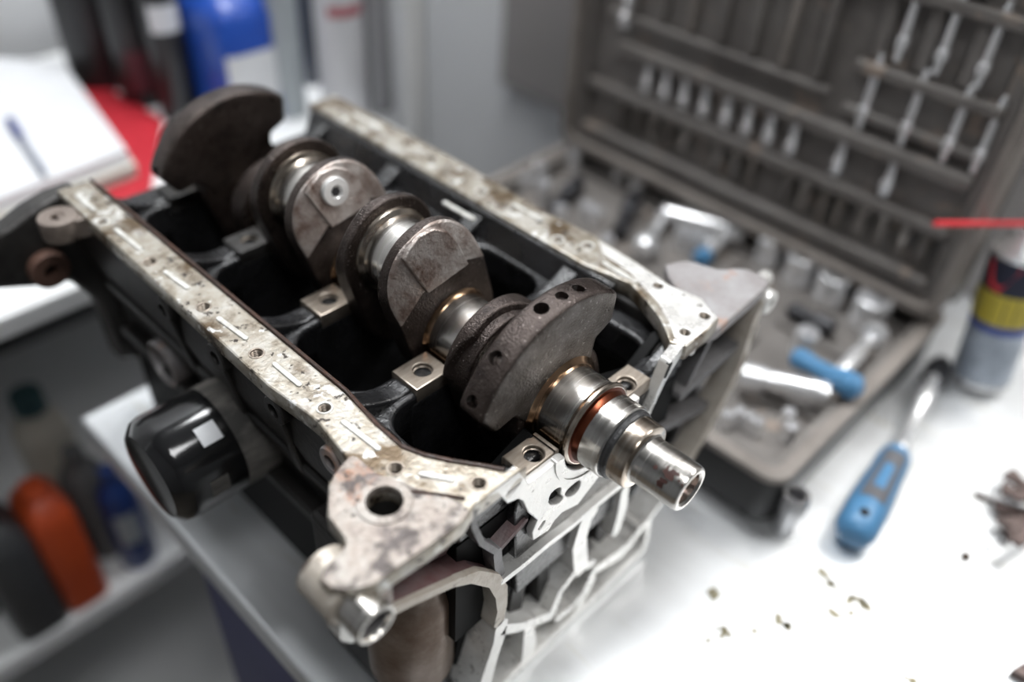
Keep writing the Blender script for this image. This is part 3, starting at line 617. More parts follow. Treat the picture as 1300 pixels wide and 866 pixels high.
# ------------------------------------------------------------------ socket case
CX0, CX1, CY0, CY1, CZ = -0.388, 0.062, 0.172, 0.472, -0.145
cs = thing('socket_case', 'worn dark grey plastic tool case standing open on the bench behind the engine block', 'tool case', ((CX0 + CX1) / 2, (CY0 + CY1) / 2, ZB))
def rrect(x0, y0, x1, y1, r, n=5):
    P_ = []
    for cx, cy, a in ((x1 - r, y1 - r, 0), (x0 + r, y1 - r, PI / 2), (x0 + r, y0 + r, PI), (x1 - r, y0 + r, 1.5 * PI)):
        P_ += [(cx + r * math.cos(a + PI / 2 * k / n), cy + r * math.sin(a + PI / 2 * k / n)) for k in range(n + 1)]
    return P_
plate('shell', rrect(CX0, CY0, CX1, CY1, 0.018), [rrect(CX0 + .012, CY0 + .012, CX1 - .012, CY1 - .012, 0.01)], 'z', ZB + 0.003, CZ - 0.006, M_CASEOUT, cs, bev=0.002)
plate('rim', rrect(CX0 - .002, CY0 - .002, CX1 + .002, CY1 + .002, 0.019), [rrect(CX0 + .010, CY0 + .010, CX1 - .010, CY1 - .010, 0.012)], 'z', CZ - 0.007, CZ, M_CASERIM, cs, bev=0.0015)
plate('inner_rim', rrect(CX0 + .010, CY0 + .010, CX1 - .010, CY1 - .010, 0.012), [rrect(CX0 + .017, CY0 + .017, CX1 - .017, CY1 - .017, 0.01)], 'z', CZ - 0.02, CZ - 0.004, M_CASE, cs, bev=0.001)
MB().pz(rrect(CX0 + .01, CY0 + .01, CX1 - .01, CY1 - .01, 0.01), ZB + 0.0005, ZB + 0.012).build('tray', M_CASE, cs)
TZ = CZ - 0.022
MB().pz(rrect(CX0 + .012, CY0 + .012, CX1 - .012, CY1 - .012, 0.01), ZB + 0.012, TZ).build('insert', M_CASE, cs, bevel=0.001)
for (xa, ya, xb, yb, h) in ((-0.36, 0.436, 0.04, 0.450, 0.006), (-0.05, 0.36, 0.04, 0.368, 0.006), (-0.02, 0.27, 0.042, 0.277, 0.006), (-0.13, 0.30, -0.122, 0.42, 0.006), (-0.055, 0.21, -0.048, 0.33, 0.006), (-0.37, 0.30, -0.25, 0.308, 0.006), (-0.25, 0.36, -0.243, 0.43, 0.006), (0.015, 0.195, 0.042, 0.202, 0.006)):
    MB().box((xa, ya, TZ - 0.001), (xb, yb, TZ + h)).build('divider', M_CASE, cs, bevel=0.002)
# lid, standing upright on its hinge
LZ0, LZ1, LY = -0.138, 0.205, 0.452
lid = plate('lid', [(CX0, LZ0), (CX1, LZ0), (CX1, LZ1), (CX0, LZ1)], [], 'z', 0, 0.012, M_CASEOUT, cs, bev=0.001)
for v_ in lid.data.vertices: a, b, c = v_.co; v_.co = (a, 0.478 + c, b)
def yplate(name, outer, holes, y0, y1, m, parent, bev=0.001):
    o = plate(name, outer, holes, 'z', y0, y1, m, parent, bev)
    for v_ in o.data.vertices: a, b, c = v_.co; v_.co = (a, c, b)
    o.data.flip_normals(); return o
yplate('lid_rim', rrect(CX0, LZ0, CX1, LZ1, 0.018), [rrect(CX0 + .010, LZ0 + .010, CX1 - .010, LZ1 - .010, 0.012)], 0.432, 0.479, M_CASERIM, lid, 0.0015)
yplate('lid_inner_rim', rrect(CX0 + .010, LZ0 + .010, CX1 - .010, LZ1 - .010, 0.012), [rrect(CX0 + .020, LZ0 + .016, CX1 - .020, LZ1 - .016, 0.01)], 0.442, 0.478, M_CASE, lid, 0.001)
MB().box((CX0 + .011, LY + 0.001, LZ0 + .011), (CX1 - .011, 0.478, LZ1 - .011)).build('lid_tray', M_CASE, lid)
# steps and rails that hold the bits
for (xa, xb, z, hgt, dep) in ((-0.365, 0.040, -0.112, 0.012, 0.014), (-0.365, 0.040, -0.060, 0.011, 0.011), (-0.33, 0.040, -0.010, 0.012, 0.013), (-0.085, 0.040, 0.052, 0.010, 0.011), (-0.085, 0.040, 0.012, 0.008, 0.008), (-0.33, 0.040, 0.118, 0.010, 0.012), (-0.35, -0.10, 0.020, 0.006, 0.009)):
    MB().box((xa, LY - dep, z - hgt / 2), (xb, LY + 0.002, z + hgt / 2)).build('bit_rail', M_CASE, lid, bevel=0.002)
for i in range(7):
    xa = -0.325 + i * 0.034
    MB().box((xa, LY - 0.008, 0.026), (xa + 0.008, LY + 0.002, 0.108)).build('tray_rib', M_CASERIM if i % 3 == 2 else M_CASE, lid, bevel=0.002)
for i in range(4):
    xa = -0.09 + i * 0.037
    MB().box((xa + 0.013, LY - 0.006, 0.06), (xa + 0.024, LY + 0.002, 0.112)).build('tray_rib', M_CASE, lid, bevel=0.002)
for i in range(5):
    xa = -0.33 + i * 0.07
    MB().box((xa, LY - 0.010, 0.132), (xa + 0.05, LY + 0.002, 0.178)).build('tray_block', M_CASERIM if i in (1, 4) else M_CASE, lid, bevel=0.004)
for hx in (-0.30, -0.02):
    MB().cyl((hx - 0.03, 0.477, CZ + 0.002), (hx + 0.03, 0.477, CZ + 0.002), 0.0045, 16).build('hinge', M_CASEOUT, cs)
adopt(cs)
for c in lid.children: c.matrix_parent_inverse = lid.matrix_parent_inverse.inverted() @ Matrix.Identity(4) if False else Matrix.Identity(4)

def copy_obj(o, loc, rot=None, label=None, scale=None):
    c = o.copy(); COL.objects.link(c); c.location = loc
    if rot: c.rotation_euler = rot
    if label: c['label'] = label
    if scale: c.scale = scale
    return c
# bits on the lid: local z up, origin at the back where the bit touches the lid tray
def lathe_z(name, prof, m, seg=20, ang=35): return MB().lathe(prof, (0, 0, 0), (0, 0, 1), seg).build(name, m, None, ang=ang)
rowA = [-0.316, -0.296, -0.276, -0.256, -0.235, -0.193, -0.172, -0.154, -0.112, -0.094, -0.074, -0.057, -0.036, -0.016, 0.005, 0.025, 0.043]
bA = lathe_z('screwdriver_bit', [(-0.020, 0.0042), (0.0, 0.0042), (0.001, 0.0050), (0.012, 0.0050), (0.014, 0.0030), (0.019, 0.0022), (0.021, 0.0008)], M_DULLBIT, 6)
tag(bA, 'dull grey screwdriver bit in the lowest row of the open case lid', 'screwdriver bit', 'dull bits in the lowest lid row')
bB = lathe_z('screwdriver_bit', [(-0.017, 0.0050), (-0.004, 0.0052), (-0.003, 0.0038), (0.004, 0.0036), (0.012, 0.0030), (0.015, 0.0012)], M_CHROME, 16)
tag(bB, 'short shiny bit in the middle row of the open case lid', 'screwdriver bit', 'shiny bits in the middle lid row')
bC = lathe_z('long_bit', [(-0.033, 0.0030), (-0.022, 0.0034), (-0.0215, 0.0050), (-0.013, 0.0052), (-0.0125, 0.0034), (0.028, 0.0034), (0.030, 0.0028), (0.034, 0.0022)], M_CHROME, 20)
tag(bC, 'long chrome bit in the upper of the two long-bit rows of the lid', 'screwdriver bit', 'long bits in the upper lid row')
YB = LY - 0.0050
ORD = ['first', 'second', 'third', 'fourth', 'fifth', 'sixth', 'seventh', 'eighth', 'ninth', 'tenth', 'eleventh', 'twelfth', 'thirteenth', 'fourteenth', 'fifteenth', 'sixteenth', 'seventeenth']
for i, x in enumerate(rowA):
    o = bA if i == 0 else copy_obj(bA, (0, 0, 0)); o.location = (x, YB, -0.079 + random.uniform(-.002, .002)); o.rotation_euler = (0, 0, random.uniform(0, 1)); o['label'] = 'dull grey bit in the lowest lid row, %s from the spray can end' % ORD[len(rowA) - 1 - i]
for i, x in enumerate([-0.292, -0.268, -0.245, -0.220, -0.194, -0.170, -0.146, -0.121, -0.073, -0.025]):
    o = bB if i == 0 else copy_obj(bB, (0, 0, 0)); o.location = (x, YB, -0.031); o['label'] = 'short shiny bit in the middle lid row, %s from the spray can end' % ORD[9 - i]
for i, x in enumerate([-0.054, -0.021, 0.012]):
    o = bC if i == 0 else copy_obj(bC, (0, 0, 0)); o.location = (x, YB, 0.097); o['label'] = 'long chrome bit in the upper long-bit lid row, %s from the spray can end' % ORD[2 - i]
for i, x in enumerate([-0.066, -0.027, 0.010, 0.036]):
    o = copy_obj(bC, (x, YB, 0.032), label='long chrome bit in the lower long-bit lid row, %s from the spray can end' % ORD[3 - i]); o['group'] = 'long bits in the lower lid row'
for z in (0.026, 0.046):
    o = copy_obj(bB, (-0.330 + (z - .026) * .1, YB, z), label='short shiny bit %s of the pair alone above the middle lid row' % ('lower' if z < .03 else 'upper')); o['group'] = 'shiny bits above the middle row'

# sockets standing in the tray
def socket_mesh(name, r, h, rb=None, m=M_CHROME):
    rb = rb or r * 0.72
    return MB().lathe([(0, r * 0.93), (0.0012, r), (h * 0.42, r), (h * 0.45, r * 0.955), (h * 0.50, r * 0.955), (h * 0.53, r), (h - 0.0026, r), (h - 0.0010, r * 0.955), (h, r * 0.87), (h, rb), (h * 0.35, rb * 0.97), (h * 0.35, 0.0003)], (0, 0, 0), (0, 0, 1), 36).build(name, m)
def put_socket(px, py, r, h, label, group=None, zt=None, dz=0.0):
    zt = zt if zt is not None else TZ + h
    v = un(px, py, 2, zt)
    o = socket_mesh('socket', r, h); o.location = (v.x, v.y, zt - h); tag(o, label, 'socket', group); return o
for i, (px, py, r) in enumerate(((982, 300, 0.0135), (1021, 324, 0.0145), (1062, 348, 0.0155), (1112, 378, 0.0170))):
    put_socket(px, py, r, 0.032, 'large chrome socket upright in the row along the case hinge, %s of four' % ('smallest', 'second smallest', 'second largest', 'largest')[i], 'large sockets along the hinge')
put_socket(1027, 420, 0.0105, 0.030, 'medium chrome socket upright beside the blue ratchet in the case')
G = 'small sockets at the far end of the case'
for (px, py, r) in ((686, 208, 0.0080), (690, 230, 0.0085), (730, 190, 0.0080), (789, 206, 0.0085), (812, 221, 0.0085)):
    put_socket(px, py, r, 0.026, 'small chrome socket upright in the far corner compartment of the case', G)
for (px, py) in ((885, 248), (916, 262)): put_socket(px, py, 0.0095, 0.028, 'small chrome socket upright behind the chrome ratchet bar', 'sockets behind the ratchet bar')
for (px, py) in ((668, 222), (745, 258), (758, 266), (770, 300), (712, 262)): put_socket(px, py, 0.0075, 0.022, 'small chrome socket upright among the middle dividers of the case', 'sockets among the dividers')
for (px, py) in ((925, 525), (940, 520), (954, 528), (963, 534)): put_socket(px, py, 0.0052, 0.016, 'tiny chrome socket at the front corner of the case tray', 'tiny sockets at the front corner')
for (px, py) in ((1003, 522), (1006, 540)): put_socket(px, py, 0.0058, 0.018, 'tiny chrome socket under the end of the chrome extension bar', 'tiny sockets by the bar end')
# chrome extension bar lying across the tray
def lay(a, b): return Vector(a), Vector(b)
a = un(940, 474, 2, TZ + 0.022); b = un(1052, 500, 2, TZ + 0.022)
ex = MB().lathe([(0, 0.0085), (0.001, 0.0105), (0.018, 0.0105), (0.020, 0.0085), ((b - a).length - 0.016, 0.0088), ((b - a).length - 0.014, 0.0098), ((b - a).length - 0.001, 0.0098), ((b - a).length, 0.0075)], a, b - a, 28).build('extension_bar', M_CHROME)
tag(ex, 'thick chrome extension bar lying across the near end of the case', 'extension bar')
# blue T-handle / ratchet in the tray
rt = thing('ratchet', 'small ratchet with blue plastic grip lying in the case tray', 'ratchet', un(1050, 478, 2, TZ))
a = un(1008, 452, 2, TZ + 0.018); b = un(1092, 496, 2, TZ + 0.036); Lr = (b - a).length
MB().lathe([(0, 0.004), (0.003, 0.0088), (0.012, 0.0095), (0.02, 0.0075), (Lr * .55, 0.0078), (Lr - 0.018, 0.0112), (Lr - 0.006, 0.0112), (Lr, 0.005)], a, b - a, 24).build('grip', M_BLUE, rt)
c = a + (b - a) * 0.66 + Vector((0, 0, 0.004)); d = un(1112, 424, 2, TZ + 0.022)
MB().lathe([(0, 0.005), (0.004, 0.0072), (0.05, 0.0070), (0.052, 0.0055), ((d - c).length - 0.014, 0.0055), ((d - c).length - 0.012, 0.0115), ((d - c).length, 0.0115)], c, d - c, 24).build('shaft', M_CHROME, rt)
adopt(rt)
# big ratchet at the far end
rb = thing('ratchet', 'chrome ratchet bar with a short blue-ended drive lying across the case tray', 'ratchet', un(890, 280, 2, TZ))
a = un(843, 270, 2, TZ + 0.0175); b = un(946, 297, 2, TZ + 0.0175); Lb = (b - a).length
MB().lathe([(0, 0.006), (0.002, 0.0085), (Lb * .7, 0.0085), (Lb * .75, 0.0105), (Lb - 0.002, 0.0105), (Lb, 0.007)], a, b - a, 24).build('bar', M_CHROME, rb)
c = a + (b - a) * 0.85; d = un(897, 322, 2, TZ + 0.012)
MB().cyl(c, d, 0.006, 20).build('drive', M_CHROME, rb, bevel=0.001)
e = d + (d - c).normalized() * 0.016
MB().lathe([(0, 0.0075), (0.003, 0.0092), (0.013, 0.009), (0.016, 0.005)], d, d - c, 20).build('grip', M_BLUE, rb)
adopt(rb)
uj = thing('universal_joint', 'chrome wobble joint with ball end lying between sockets in the case', 'socket joint', un(825, 300, 2, TZ))
a = un(820, 312, 2, TZ + 0.014); b = un(846, 266, 2, TZ + 0.014)
MB().lathe([(-0.012, 0.004), (-0.010, 0.0095), (-0.004, 0.0125), (0.004, 0.0125), (0.010, 0.009), (0.014, 0.0062), ((b - a).length, 0.0062)], a, b - a, 24).build('joint_body', M_CHROME, uj)
adopt(uj)
for (p, q, lab) in (((786, 296), (806, 250), 'dark handled tool lying beside the wobble joint in the case'), ((700, 268), (735, 230), 'dark handled tool lying among small sockets at the far end'), ((1000, 392), (1060, 420), 'dark lever tool lying behind the blue ratchet in the case')):
    a = un(*p, 2, TZ + 0.012); b = un(*q, 2, TZ + 0.012); Ld = (b - a).length
    o = MB().lathe([(0, 0.004), (0.004, 0.009), (Ld * .5, 0.007), (Ld * .55, 0.0095), (Ld - 0.003, 0.0095), (Ld, 0.005)], a, b - a, 20).build('tool_handle', M_DARKTOOL); tag(o, lab, 'hand tool')
for (px, py) in ((868, 290), (884, 292), (898, 296)): put_socket(px, py, 0.0078, 0.024, 'small chrome socket upright in front of the chrome ratchet bar', 'sockets in front of the ratchet bar')

# ------------------------------------------------------------------ on the bench
ds = thing('ratchet_screwdriver', 'screwdriver with blue and grey two-tone handle lying on the steel bench', 'screwdriver', un(1100, 640, 2, ZB))
a = un(1080, 684, 2, ZB + 0.016); b = un(1141, 572, 2, ZB + 0.016); c = un(1187, 478, 2, ZB + 0.014)
ax = (b - a); Lh = ax.length; axn = ax.normalized()
hp = [(0, 0.007), (0.003, 0.0120), (0.010, 0.0155), (0.030, 0.0160), (Lh * .45, 0.0150), (Lh * .72, 0.0128), (Lh * .85, 0.0132), (Lh - 0.008, 0.0120), (Lh, 0.0070)]
MB().lathe(hp, a, ax, 32).build('handle', M_BLUE, ds)
side = axn.cross(Vector((0, 0, 1))).normalized(); upv = side.cross(axn).normalized()
def rr(d):
    for (d0, r0), (d1, r1) in zip(hp, hp[1:]):
        if d0 <= d <= d1: return r0 + (r1 - r0) * (d - d0) / (d1 - d0)
    return hp[-1][1]
def grip(name, d0, d1, a0, a1, m, off, n=10, k=8):
    mb = MB(); grid = []
    for i in range(n + 1):
        d = d0 + (d1 - d0) * i / n
        grid.append([mb.bm.verts.new(a + axn * d + (upv * math.cos(a0 + (a1 - a0) * j / k) + side * math.sin(a0 + (a1 - a0) * j / k)) * (rr(d) + off)) for j in range(k + 1)])
    for i in range(n):
        for j in range(k): mb.bm.faces.new((grid[i][j], grid[i + 1][j], grid[i + 1][j + 1], grid[i][j + 1]))
    return mb.build(name, m, ds)
for o0 in (math.radians(-38), math.radians(82), math.radians(-158)):
    grip('grip_inlay', Lh * .30, Lh * .86, o0, o0 + math.radians(76), M_GREYGRIP, 0.0005)
    grip('grip_window', Lh * .42, Lh * .70, o0 + math.radians(22), o0 + math.radians(54), M_BLUE, 0.0010)
MB().cyl(a + axn * 0.016 + upv * 0.0152, a + axn * 0.016 + upv * 0.0166, 0.0036, 16).build('hang_hole', M_HOLE, ds)
sh = c - b
MB().lathe([(-0.004, 0.0055), (0.0, 0.0075), (0.004, 0.0075), (0.006, 0.0062), (sh.length * .55, 0.0062), (sh.length * .57, 0.0078), (sh.length * .8, 0.0078), (sh.length * .82, 0.006), (sh.length, 0.006)], b, sh, 24).build('shaft', M_CHROME, ds)
MB().lathe([(0, 0.0065), (0.001, 0.011), (0.02, 0.011), (0.022, 0.009), (0.03, 0.0075)], c - sh.normalized() * 0.004, sh, 24).build('bit_holder', M_DARKTOOL, ds)
adopt(ds)
v = un(1012, 628, 2, ZB + 0.040)
so = MB().lathe([(0, 0.0092), (0.001, 0.0100), (0.019, 0.0100), (0.021, 0.0108), (0.038, 0.0108), (0.040, 0.0100), (0.040, 0.0066), (0.018, 0.0064), (0.018, 0.0003)], (0, 0, 0), (0, 0, 1), 36).build('socket', mat('worn_chrome', (0.50, 0.50, 0.51), (0.40, 0.40, 0.41), rough=0.25, metal=1.0, scale=30))
so.location = (v.x, v.y, ZB); tag(so, 'lone chrome deep socket standing upright on the bench beside the case corner', 'socket')
v = un(1225, 708, 2, ZB)
nu = MB().lathe([(0, 0.0034), (0.0034, 0.0034), (0.0034, 0.0018), (0.0004, 0.0018)], (0, 0, 0), (0, 0, 1), 6).build('nut', mat('rusty_nut', (0.10, 0.065, 0.04), (0.05, 0.03, 0.02), rough=0.5, metal=0.6, scale=90)); nu.location = (v.x, v.y, ZB); tag(nu, 'tiny rusty hex nut lying alone on the bright bench', 'nut')
# fanned gauge at the right edge
M_RUSTY = mat('rusty_steel', (0.16, 0.12, 0.11), (0.05, 0.032, 0.028), rough=0.45, metal=0.5, scale=60, bump=0.4)
fg = thing('rusty_linkage', 'dark rusty linkage of fanned flat levers lying on the bench', 'linkage', un(1295, 640, 2, ZB))
piv = un(1338, 655, 2, ZB + 0.012)
for i, q in enumerate(((1236, 626), (1262, 642), (1270, 668), (1278, 598), (1270, 618), (1284, 690))):
    e = un(*q, 2, ZB + 0.002 + 0.0036 * i); d = (e - piv); d.z = 0; dn = d.normalized(); sd = Vector((-dn.y, dn.x, 0)); z = ZB + 0.0004 + 0.0036 * i; w = (0.0014, 0.0050, 0.0060, 0.0055, 0.0050, 0.0040)[i]
    pts_ = [piv + sd * w, piv + d * 0.80 + sd * w, piv + d * 0.84 + sd * w * 1.5, piv + d * 0.96 + sd * w * 1.4, piv + d * 0.97 - sd * w * .2, piv + d * 1.0 - sd * w * .3, piv + d * 0.98 - sd * w * 1.2, piv + d * 0.86 - sd * w * 1.3, piv + d * 0.82 - sd * w, piv - sd * w]
    MB().pz([(p_.x, p_.y) for p_ in pts_], z, z + 0.0034).build('lever', M_RUSTY, fg, bevel=0.0005)
MB().cyl((piv.x, piv.y, ZB), (piv.x, piv.y, ZB + 0.026), 0.006, 20).build('pivot', M_RUSTY, fg, bevel=0.001)
for q in ((1285, 607), (1279, 664), (1291, 632)):
    e = un(*q, 2, ZB + 0.02); MB().lathe([(0, 0.0045), (0.003, 0.0045), (0.0035, 0.0038)], (e.x, e.y, ZB + 0.019), (0, 0, 1), 6).build('lever_stud', M_RUSTY, fg)
adopt(fg)
v = un(1298, 856, 2, ZB)
br = thing('rusty_bracket', 'small brown rusty bracket lying near the bench corner by the stains', 'bracket', (v.x, v.y, ZB))
MB().pz([(v.x - 0.007, v.y - 0.008), (v.x + 0.02, v.y - 0.006), (v.x + 0.022, v.y + 0.008), (v.x - 0.002, v.y + 0.007)], ZB, ZB + 0.007).build('bracket_plate', M_RUSTY, br, bevel=0.001)
MB().pz([(v.x - 0.002, v.y + 0.007), (v.x + 0.022, v.y + 0.008), (v.x + 0.022, v.y + 0.012), (v.x - 0.002, v.y + 0.011)], ZB, ZB + 0.016).build('bracket_flange', M_RUSTY, br, bevel=0.001)
adopt(br)

# spray can by the case
sc = thing('spray_can', 'blue and yellow spray can with red straw standing beside the open case lid', 'spray can', (0.111, 0.474, ZB))
RC = 0.026
def ring(name, pr, m): return MB().lathe(pr, (0, 0, 0), (0, 0, 1), 40).build(name, m, sc)
M_CANB = mat('can_pale_blue', (0.50, 0.56, 0.64), (0.28, 0.32, 0.38), rough=0.35, scale=40, contrast=0.15)
M_CANBL = mat('can_blue', (0.03, 0.07, 0.35), rough=0.35, scale=10)
M_CANY = mat('can_yellow', (0.62, 0.50, 0.05), (0.50, 0.40, 0.05), rough=0.35, scale=20)
M_CAND = mat('can_dark_blue', (0.012, 0.016, 0.04), rough=0.35)
ring('can_base', [(0, RC * .93), (0.002, RC), (0.006, RC), (0.007, RC * .97)], M_CHROME)
ring('lower_band', [(0.006, RC * .97), (0.062, RC * .97)], M_CANB)
ring('blue_band', [(0.062, RC * .975), (0.070, RC * .975)], M_CANBL)
ring('yellow_band', [(0.070, RC * .97), (0.100, RC * .97)], M_CANY)
ring('dark_band', [(0.100, RC * .97), (0.132, RC * .97)], M_CAND)
ring('can_dome', [(0.132, RC * .97), (0.134, RC), (0.137, RC), (0.139, RC * .9), (0.148, RC * .62), (0.150, RC * .5), (0.152, RC * .5), (0.153, RC * .42)], M_CHROME)
ring('nozzle', [(0.153, 0.006), (0.166, 0.0055), (0.168, 0.004)], M_LABEL)
m = MB(); M_RED = mat('red_plastic', (0.75, 0.035, 0.05), (0.65, 0.03, 0.04), rough=0.35)
patch_pts = []
i_ = [m.bm.verts.new((RC * 1.0 * math.cos(t) , RC * 1.0 * math.sin(t), z)) for t, z in ((math.radians(228), 0.128), (math.radians(290), 0.128), (math.radians(262), 0.102), (math.radians(240), 0.106))]
m.bm.faces.new(i_); m.build('red_emblem', M_RED, sc, smooth=False)
for i in range(7):
    t = math.radians(195 + i * 22)
    MB().box((-0.0008, -0.0004, 0.074), (0.0008, 0.0004, 0.097)).build('print_bar', mat('can_olive', (0.20, 0.17, 0.03), rough=0.4), sc).location = (RC * .972 * math.cos(t), RC * .972 * math.sin(t), 0)
    sc.children[-1].rotation_euler = (0, 0, t + PI / 2)
sc.rotation_euler = (math.radians(-2), math.radians(-7.5), 0)
sc.location.z = ZB + 0.0040
inv = (Matrix.Translation(sc.location) @ sc.rotation_euler.to_matrix().to_4x4()).inverted()
s0 = un(1187, 284, 1, 0.382); s1 = Vector((0.111, 0.474, ZB)) + Vector((-0.160 * math.sin(math.radians(7.5)), 0.004, 0.163))
st = MB(); 
st.cyl(inv @ s0, inv @ s1, 0.0024, 14); st.build('red_straw', M_RED, sc)

# ------------------------------------------------------------------ rack with supplies
RX = -0.50; RB = -1.0
rk = thing('storage_rack', 'white shelving rack behind the workbench holding bottles and papers', 'shelf rack', (-0.75, -0.2, -1.1))
MB().box((RB, -0.75, -0.172), (RX, 0.322, -0.150)).build('shelf', M_RACK, rk, bevel=0.002)
MB().box((RB, -0.75, -0.585), (RX, 0.322, -0.560)).build('shelf', M_RACK, rk, bevel=0.002)
MB().box((RB, -0.75, -1.0), (RX, 0.322, -0.975)).build('shelf', M_RACK, rk, bevel=0.002)
for y in (0.298, -0.75):
    for x in (RX - 0.002, RB):
        MB().box((x, y, -1.1), (x + 0.004, y + 0.028, 0.55)).build('post', M_RACK, rk, bevel=0.001)
        MB().box((x - 0.024 if x > -.9 else x, y + 0.024, -1.1), (x + 0.004 if x > -.9 else x + .028, y + 0.028, 0.55)).build('post_flange', M_RACK, rk, bevel=0.001)
MB().box((RB - 0.004, -0.75, -1.1), (RB, 0.322, -0.15)).build('back_sheet', mat('rack_back', (0.05, 0.05, 0.052), rough=0.7), rk)
adopt(rk)
SZ = -0.150
# red binder, paper stack and pen on the upper shelf
M_REDB = mat('red_card', (0.52, 0.02, 0.035), (0.42, 0.018, 0.03), rough=0.5, scale=10)
rbq = [un(*q, 2, SZ + 0.006) for q in ((190, 243), (207, 150), (105, 92), (-60, 130), (-90, 300), (0, 318))]
o = MB().pz([(v.x, v.y) for v in rbq], SZ + 0.0003, SZ + 0.006).build('red_folder', M_REDB, None, bevel=0.002); tag(o, 'flat red card folder lying under the white papers on the shelf', 'folder')
ps = thing('paper_stack', 'stack of white paper sheets lying on the red folder', 'paper', (-0.72, -0.02, SZ + 0.006))
c4 = [un(*q, 2, SZ + 0.036) for q in ((165, 190), (82, 78), (-70, 70), (-40, 262), (0, 253))]
for i in range(6):
    z0 = SZ + 0.006 + 0.005 * i; jx, jy = random.uniform(-.004, .004), random.uniform(-.004, .004)
    MB().pz([(v.x + jx, v.y + jy) for v in c4], z0, z0 + 0.0048).build('sheet_bundle', M_LABEL if i > 2 else mat('cream_paper', (0.62, 0.60, 0.54), rough=0.7), ps, bevel=0.0005)
adopt(ps)
pen = thing('ballpoint_pen', 'blue capped ballpoint pen lying on the white papers', 'pen', un(35, 188, 2, SZ + 0.036))
a = un(12, 152, 2, SZ + 0.0405); b = un(58, 222, 2, SZ + 0.0405)
MB().lathe([(0, 0.003), (0.001, 0.0045), (0.05, 0.0045)], a, b - a, 16).build('cap', mat('pen_blue', (0.03, 0.05, 0.22), rough=0.4), pen)
MB().lathe([(0.045, 0.0038), ((b - a).length - 0.01, 0.0038), ((b - a).length, 0.001)], a, b - a, 16).build('barrel', mat('pen_grey', (0.30, 0.32, 0.38), rough=0.4), pen)
adopt(pen)
def bottle(name, label, cat, x, px, w, h, m, z=SZ, depth=None, neck=0.3, capm=None, lab=None, py=60, group=None, round_=True, shoulder=0.72):
    """px = photo column of its axis; stands on shelf z at distance x"""
    v = un(px, py, 0, x)
    t = thing(name, label, cat, (x, v.y, z + 0.0004), group); d = depth or w
    def loft(prof, nm, mt):
        mb = MB(); rings = []; n_ = 28; e = 0.5 if round_ else 0.28
        for zz, k in prof:
            ring_ = []
            for j in range(n_):
                tt = 2 * PI * j / n_; cx_, sy_ = math.cos(tt), math.sin(tt)
                if not round_: cx_ = math.copysign(abs(cx_) ** 0.45, cx_); sy_ = math.copysign(abs(sy_) ** 0.45, sy_)
                ring_.append(mb.bm.verts.new((d / 2 * k * cx_, w / 2 * k * sy_, zz)))
            rings.append(ring_)
        for A, B in zip(rings, rings[1:]):
            for j in range(n_): mb.bm.faces.new((A[j], A[(j + 1) % n_], B[(j + 1) % n_], B[j]))
        mb.bm.faces.new(rings[0][::-1]); mb.bm.faces.new(rings[-1])
        return mb.build(nm, mt, t)
    loft([(0, 0.92), (0.004, 1.0), (h * shoulder * .5, 1.0), (h * shoulder, 0.99), (h * (shoulder + .08), 0.86), (h * (shoulder + .14), 0.55), (h * (shoulder + .17), neck), (h * .9, neck)], 'body', m)
    loft([(h * .885, neck * 1.18), (h * .995, neck * 1.12), (h, neck)], 'cap', capm or m)
    if lab:
        lm, z0, z1, a0, a1 = lab
        mb = MB(); I = []; J = []
        for k in range(13):
            tt = math.radians(a0 + (a1 - a0) * k / 12); cx_, sy_ = math.cos(tt), math.sin(tt)
            if not round_: cx_ = math.copysign(abs(cx_) ** 0.45, cx_); sy_ = math.copysign(abs(sy_) ** 0.45, sy_)
            I.append(mb.bm.verts.new((d / 2 * 1.012 * cx_, w / 2 * 1.012 * sy_, z0))); J.append(mb.bm.verts.new((d / 2 * 1.012 * cx_, w / 2 * 1.012 * sy_, z1)))
        for k in range(12): mb.bm.faces.new((I[k], I[k + 1], J[k + 1], J[k]))
        mb.build('label_patch', lm, t)
    return t
M_BLK = mat('black_plastic', (0.014, 0.014, 0.016), (0.009, 0.009, 0.01), rough=0.35)
M_OILBLUE = mat('oil_blue', (0.02, 0.085, 0.42), (0.015, 0.06, 0.34), rough=0.3)
M_PALE = mat('pale_grey_plastic', (0.42, 0.46, 0.48), (0.36, 0.39, 0.41), rough=0.4)
M_WPL = mat('white_plastic', (0.66, 0.66, 0.68), (0.58, 0.58, 0.6), rough=0.4)
M_ORANGE = mat('orange_plastic', (0.55, 0.085, 0.02), (0.45, 0.06, 0.018), rough=0.4)
M_CREAM = mat('cream_plastic', (0.50, 0.47, 0.40), (0.42, 0.39, 0.33), rough=0.5)
M_PINK = mat('pink_print', (0.50, 0.16, 0.18), rough=0.5)
M_MAR = mat('maroon_print', (0.10, 0.02, 0.03), rough=0.5)
bottle('oil_jug', 'bright blue oil jug with a large white label on the shelf', 'oil jug', -0.72, 288, 0.088, 0.17, M_OILBLUE, depth=0.13, neck=0.34, lab=(M_LABEL, 0.03, 0.088, -38, 40), round_=False)
bottle('spray_bottle', 'slim black bottle with a small white label beside the blue jug', 'bottle', -0.74, 212, 0.044, 0.26, M_BLK, neck=0.5, lab=(M_LABEL, 0.105, 0.135, -60, 30))
bottle('canister', 'black canister with maroon print between the folder and slim black bottle', 'canister', -0.80, 168, 0.050, 0.28, M_BLK, neck=0.5, lab=(M_MAR, 0.02, 0.07, -50, 50))
bottle('canister', 'wide plain black canister at the back of the shelf behind papers', 'canister', -0.88, 122, 0.075, 0.30, M_BLK, neck=0.4)
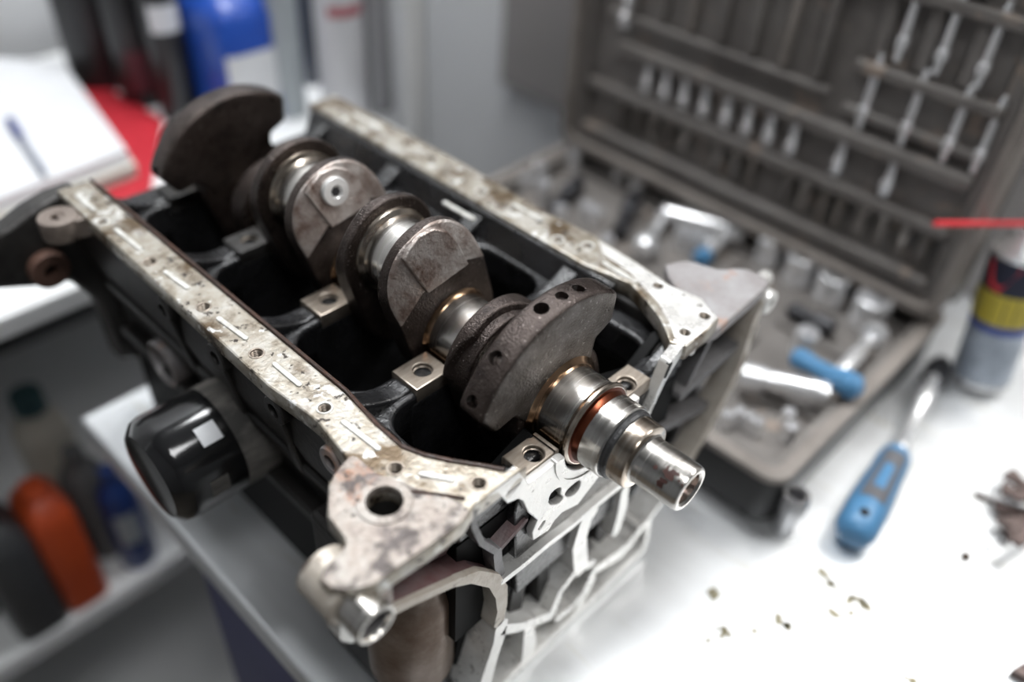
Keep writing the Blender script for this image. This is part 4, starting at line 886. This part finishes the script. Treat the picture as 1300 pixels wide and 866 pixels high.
bottle('bottle', 'pale blue-grey bottle right behind the blue oil jug', 'bottle', -0.66, 362, 0.036, 0.24, M_PALE, neck=0.4)
bottle('bottle', 'white bottle with pinkish red print near the rack post', 'bottle', -0.62, 432, 0.054, 0.25, M_WPL, neck=0.4, lab=(M_PINK, 0.125, 0.137, -60, 40), capm=M_PINK)
bottle('bottle', 'slate grey bottle wedged between pale bottle and white bottle', 'bottle', -0.72, 394, 0.040, 0.24, mat('slate', (0.10, 0.11, 0.13), rough=0.4), neck=0.4)
bottle('bottle', 'grey bottle standing just behind the rack post', 'bottle', -0.60, 480, 0.030, 0.24, mat('midgrey', (0.28, 0.28, 0.29), rough=0.45), neck=0.5)
SL = -0.560
def low(px, py, **k): v = un(px, py, 2, SL); return v
def bottle_low(name, label, px, py, w, h, m, **k):
    v = un(px, py, 2, SL); return bottle(name, label, 'bottle', v.x, px, w, h, m, z=SL, py=py, **k)
bottle_low('bottle', 'orange plastic bottle on the lower shelf of the rack', 100, 742, 0.050, 0.175, M_ORANGE, depth=0.075, neck=0.4, round_=False, shoulder=0.8)
bottle_low('bottle', 'dark grey bottle beside the orange bottle on the lower shelf', 45, 775, 0.055, 0.19, mat('charcoal_plastic', (0.055, 0.057, 0.06), rough=0.45), depth=0.08, neck=0.4, round_=False)
bottle_low('bottle', 'blue bottle with pale label on the lower shelf', 178, 706, 0.042, 0.16, mat('deep_blue', (0.02, 0.05, 0.20), rough=0.35), neck=0.4, lab=(M_PALE, 0.05, 0.10, -50, 20))
bottle_low('bottle', 'cream bottle with teal cap standing behind the orange bottle', 100, 655, 0.060, 0.215, M_CREAM, neck=0.5, capm=mat('teal', (0.04, 0.10, 0.11), rough=0.5))
bottle_low('bottle', 'grey bottle standing between orange and blue bottles', 140, 690, 0.050, 0.17, mat('greyb', (0.12, 0.12, 0.12), rough=0.5), neck=0.4)
bottle_low('bottle', 'dusky olive bottle at the outer end of the lower shelf', -32, 778, 0.060, 0.17, mat('olive', (0.07, 0.075, 0.06), rough=0.5), neck=0.4)
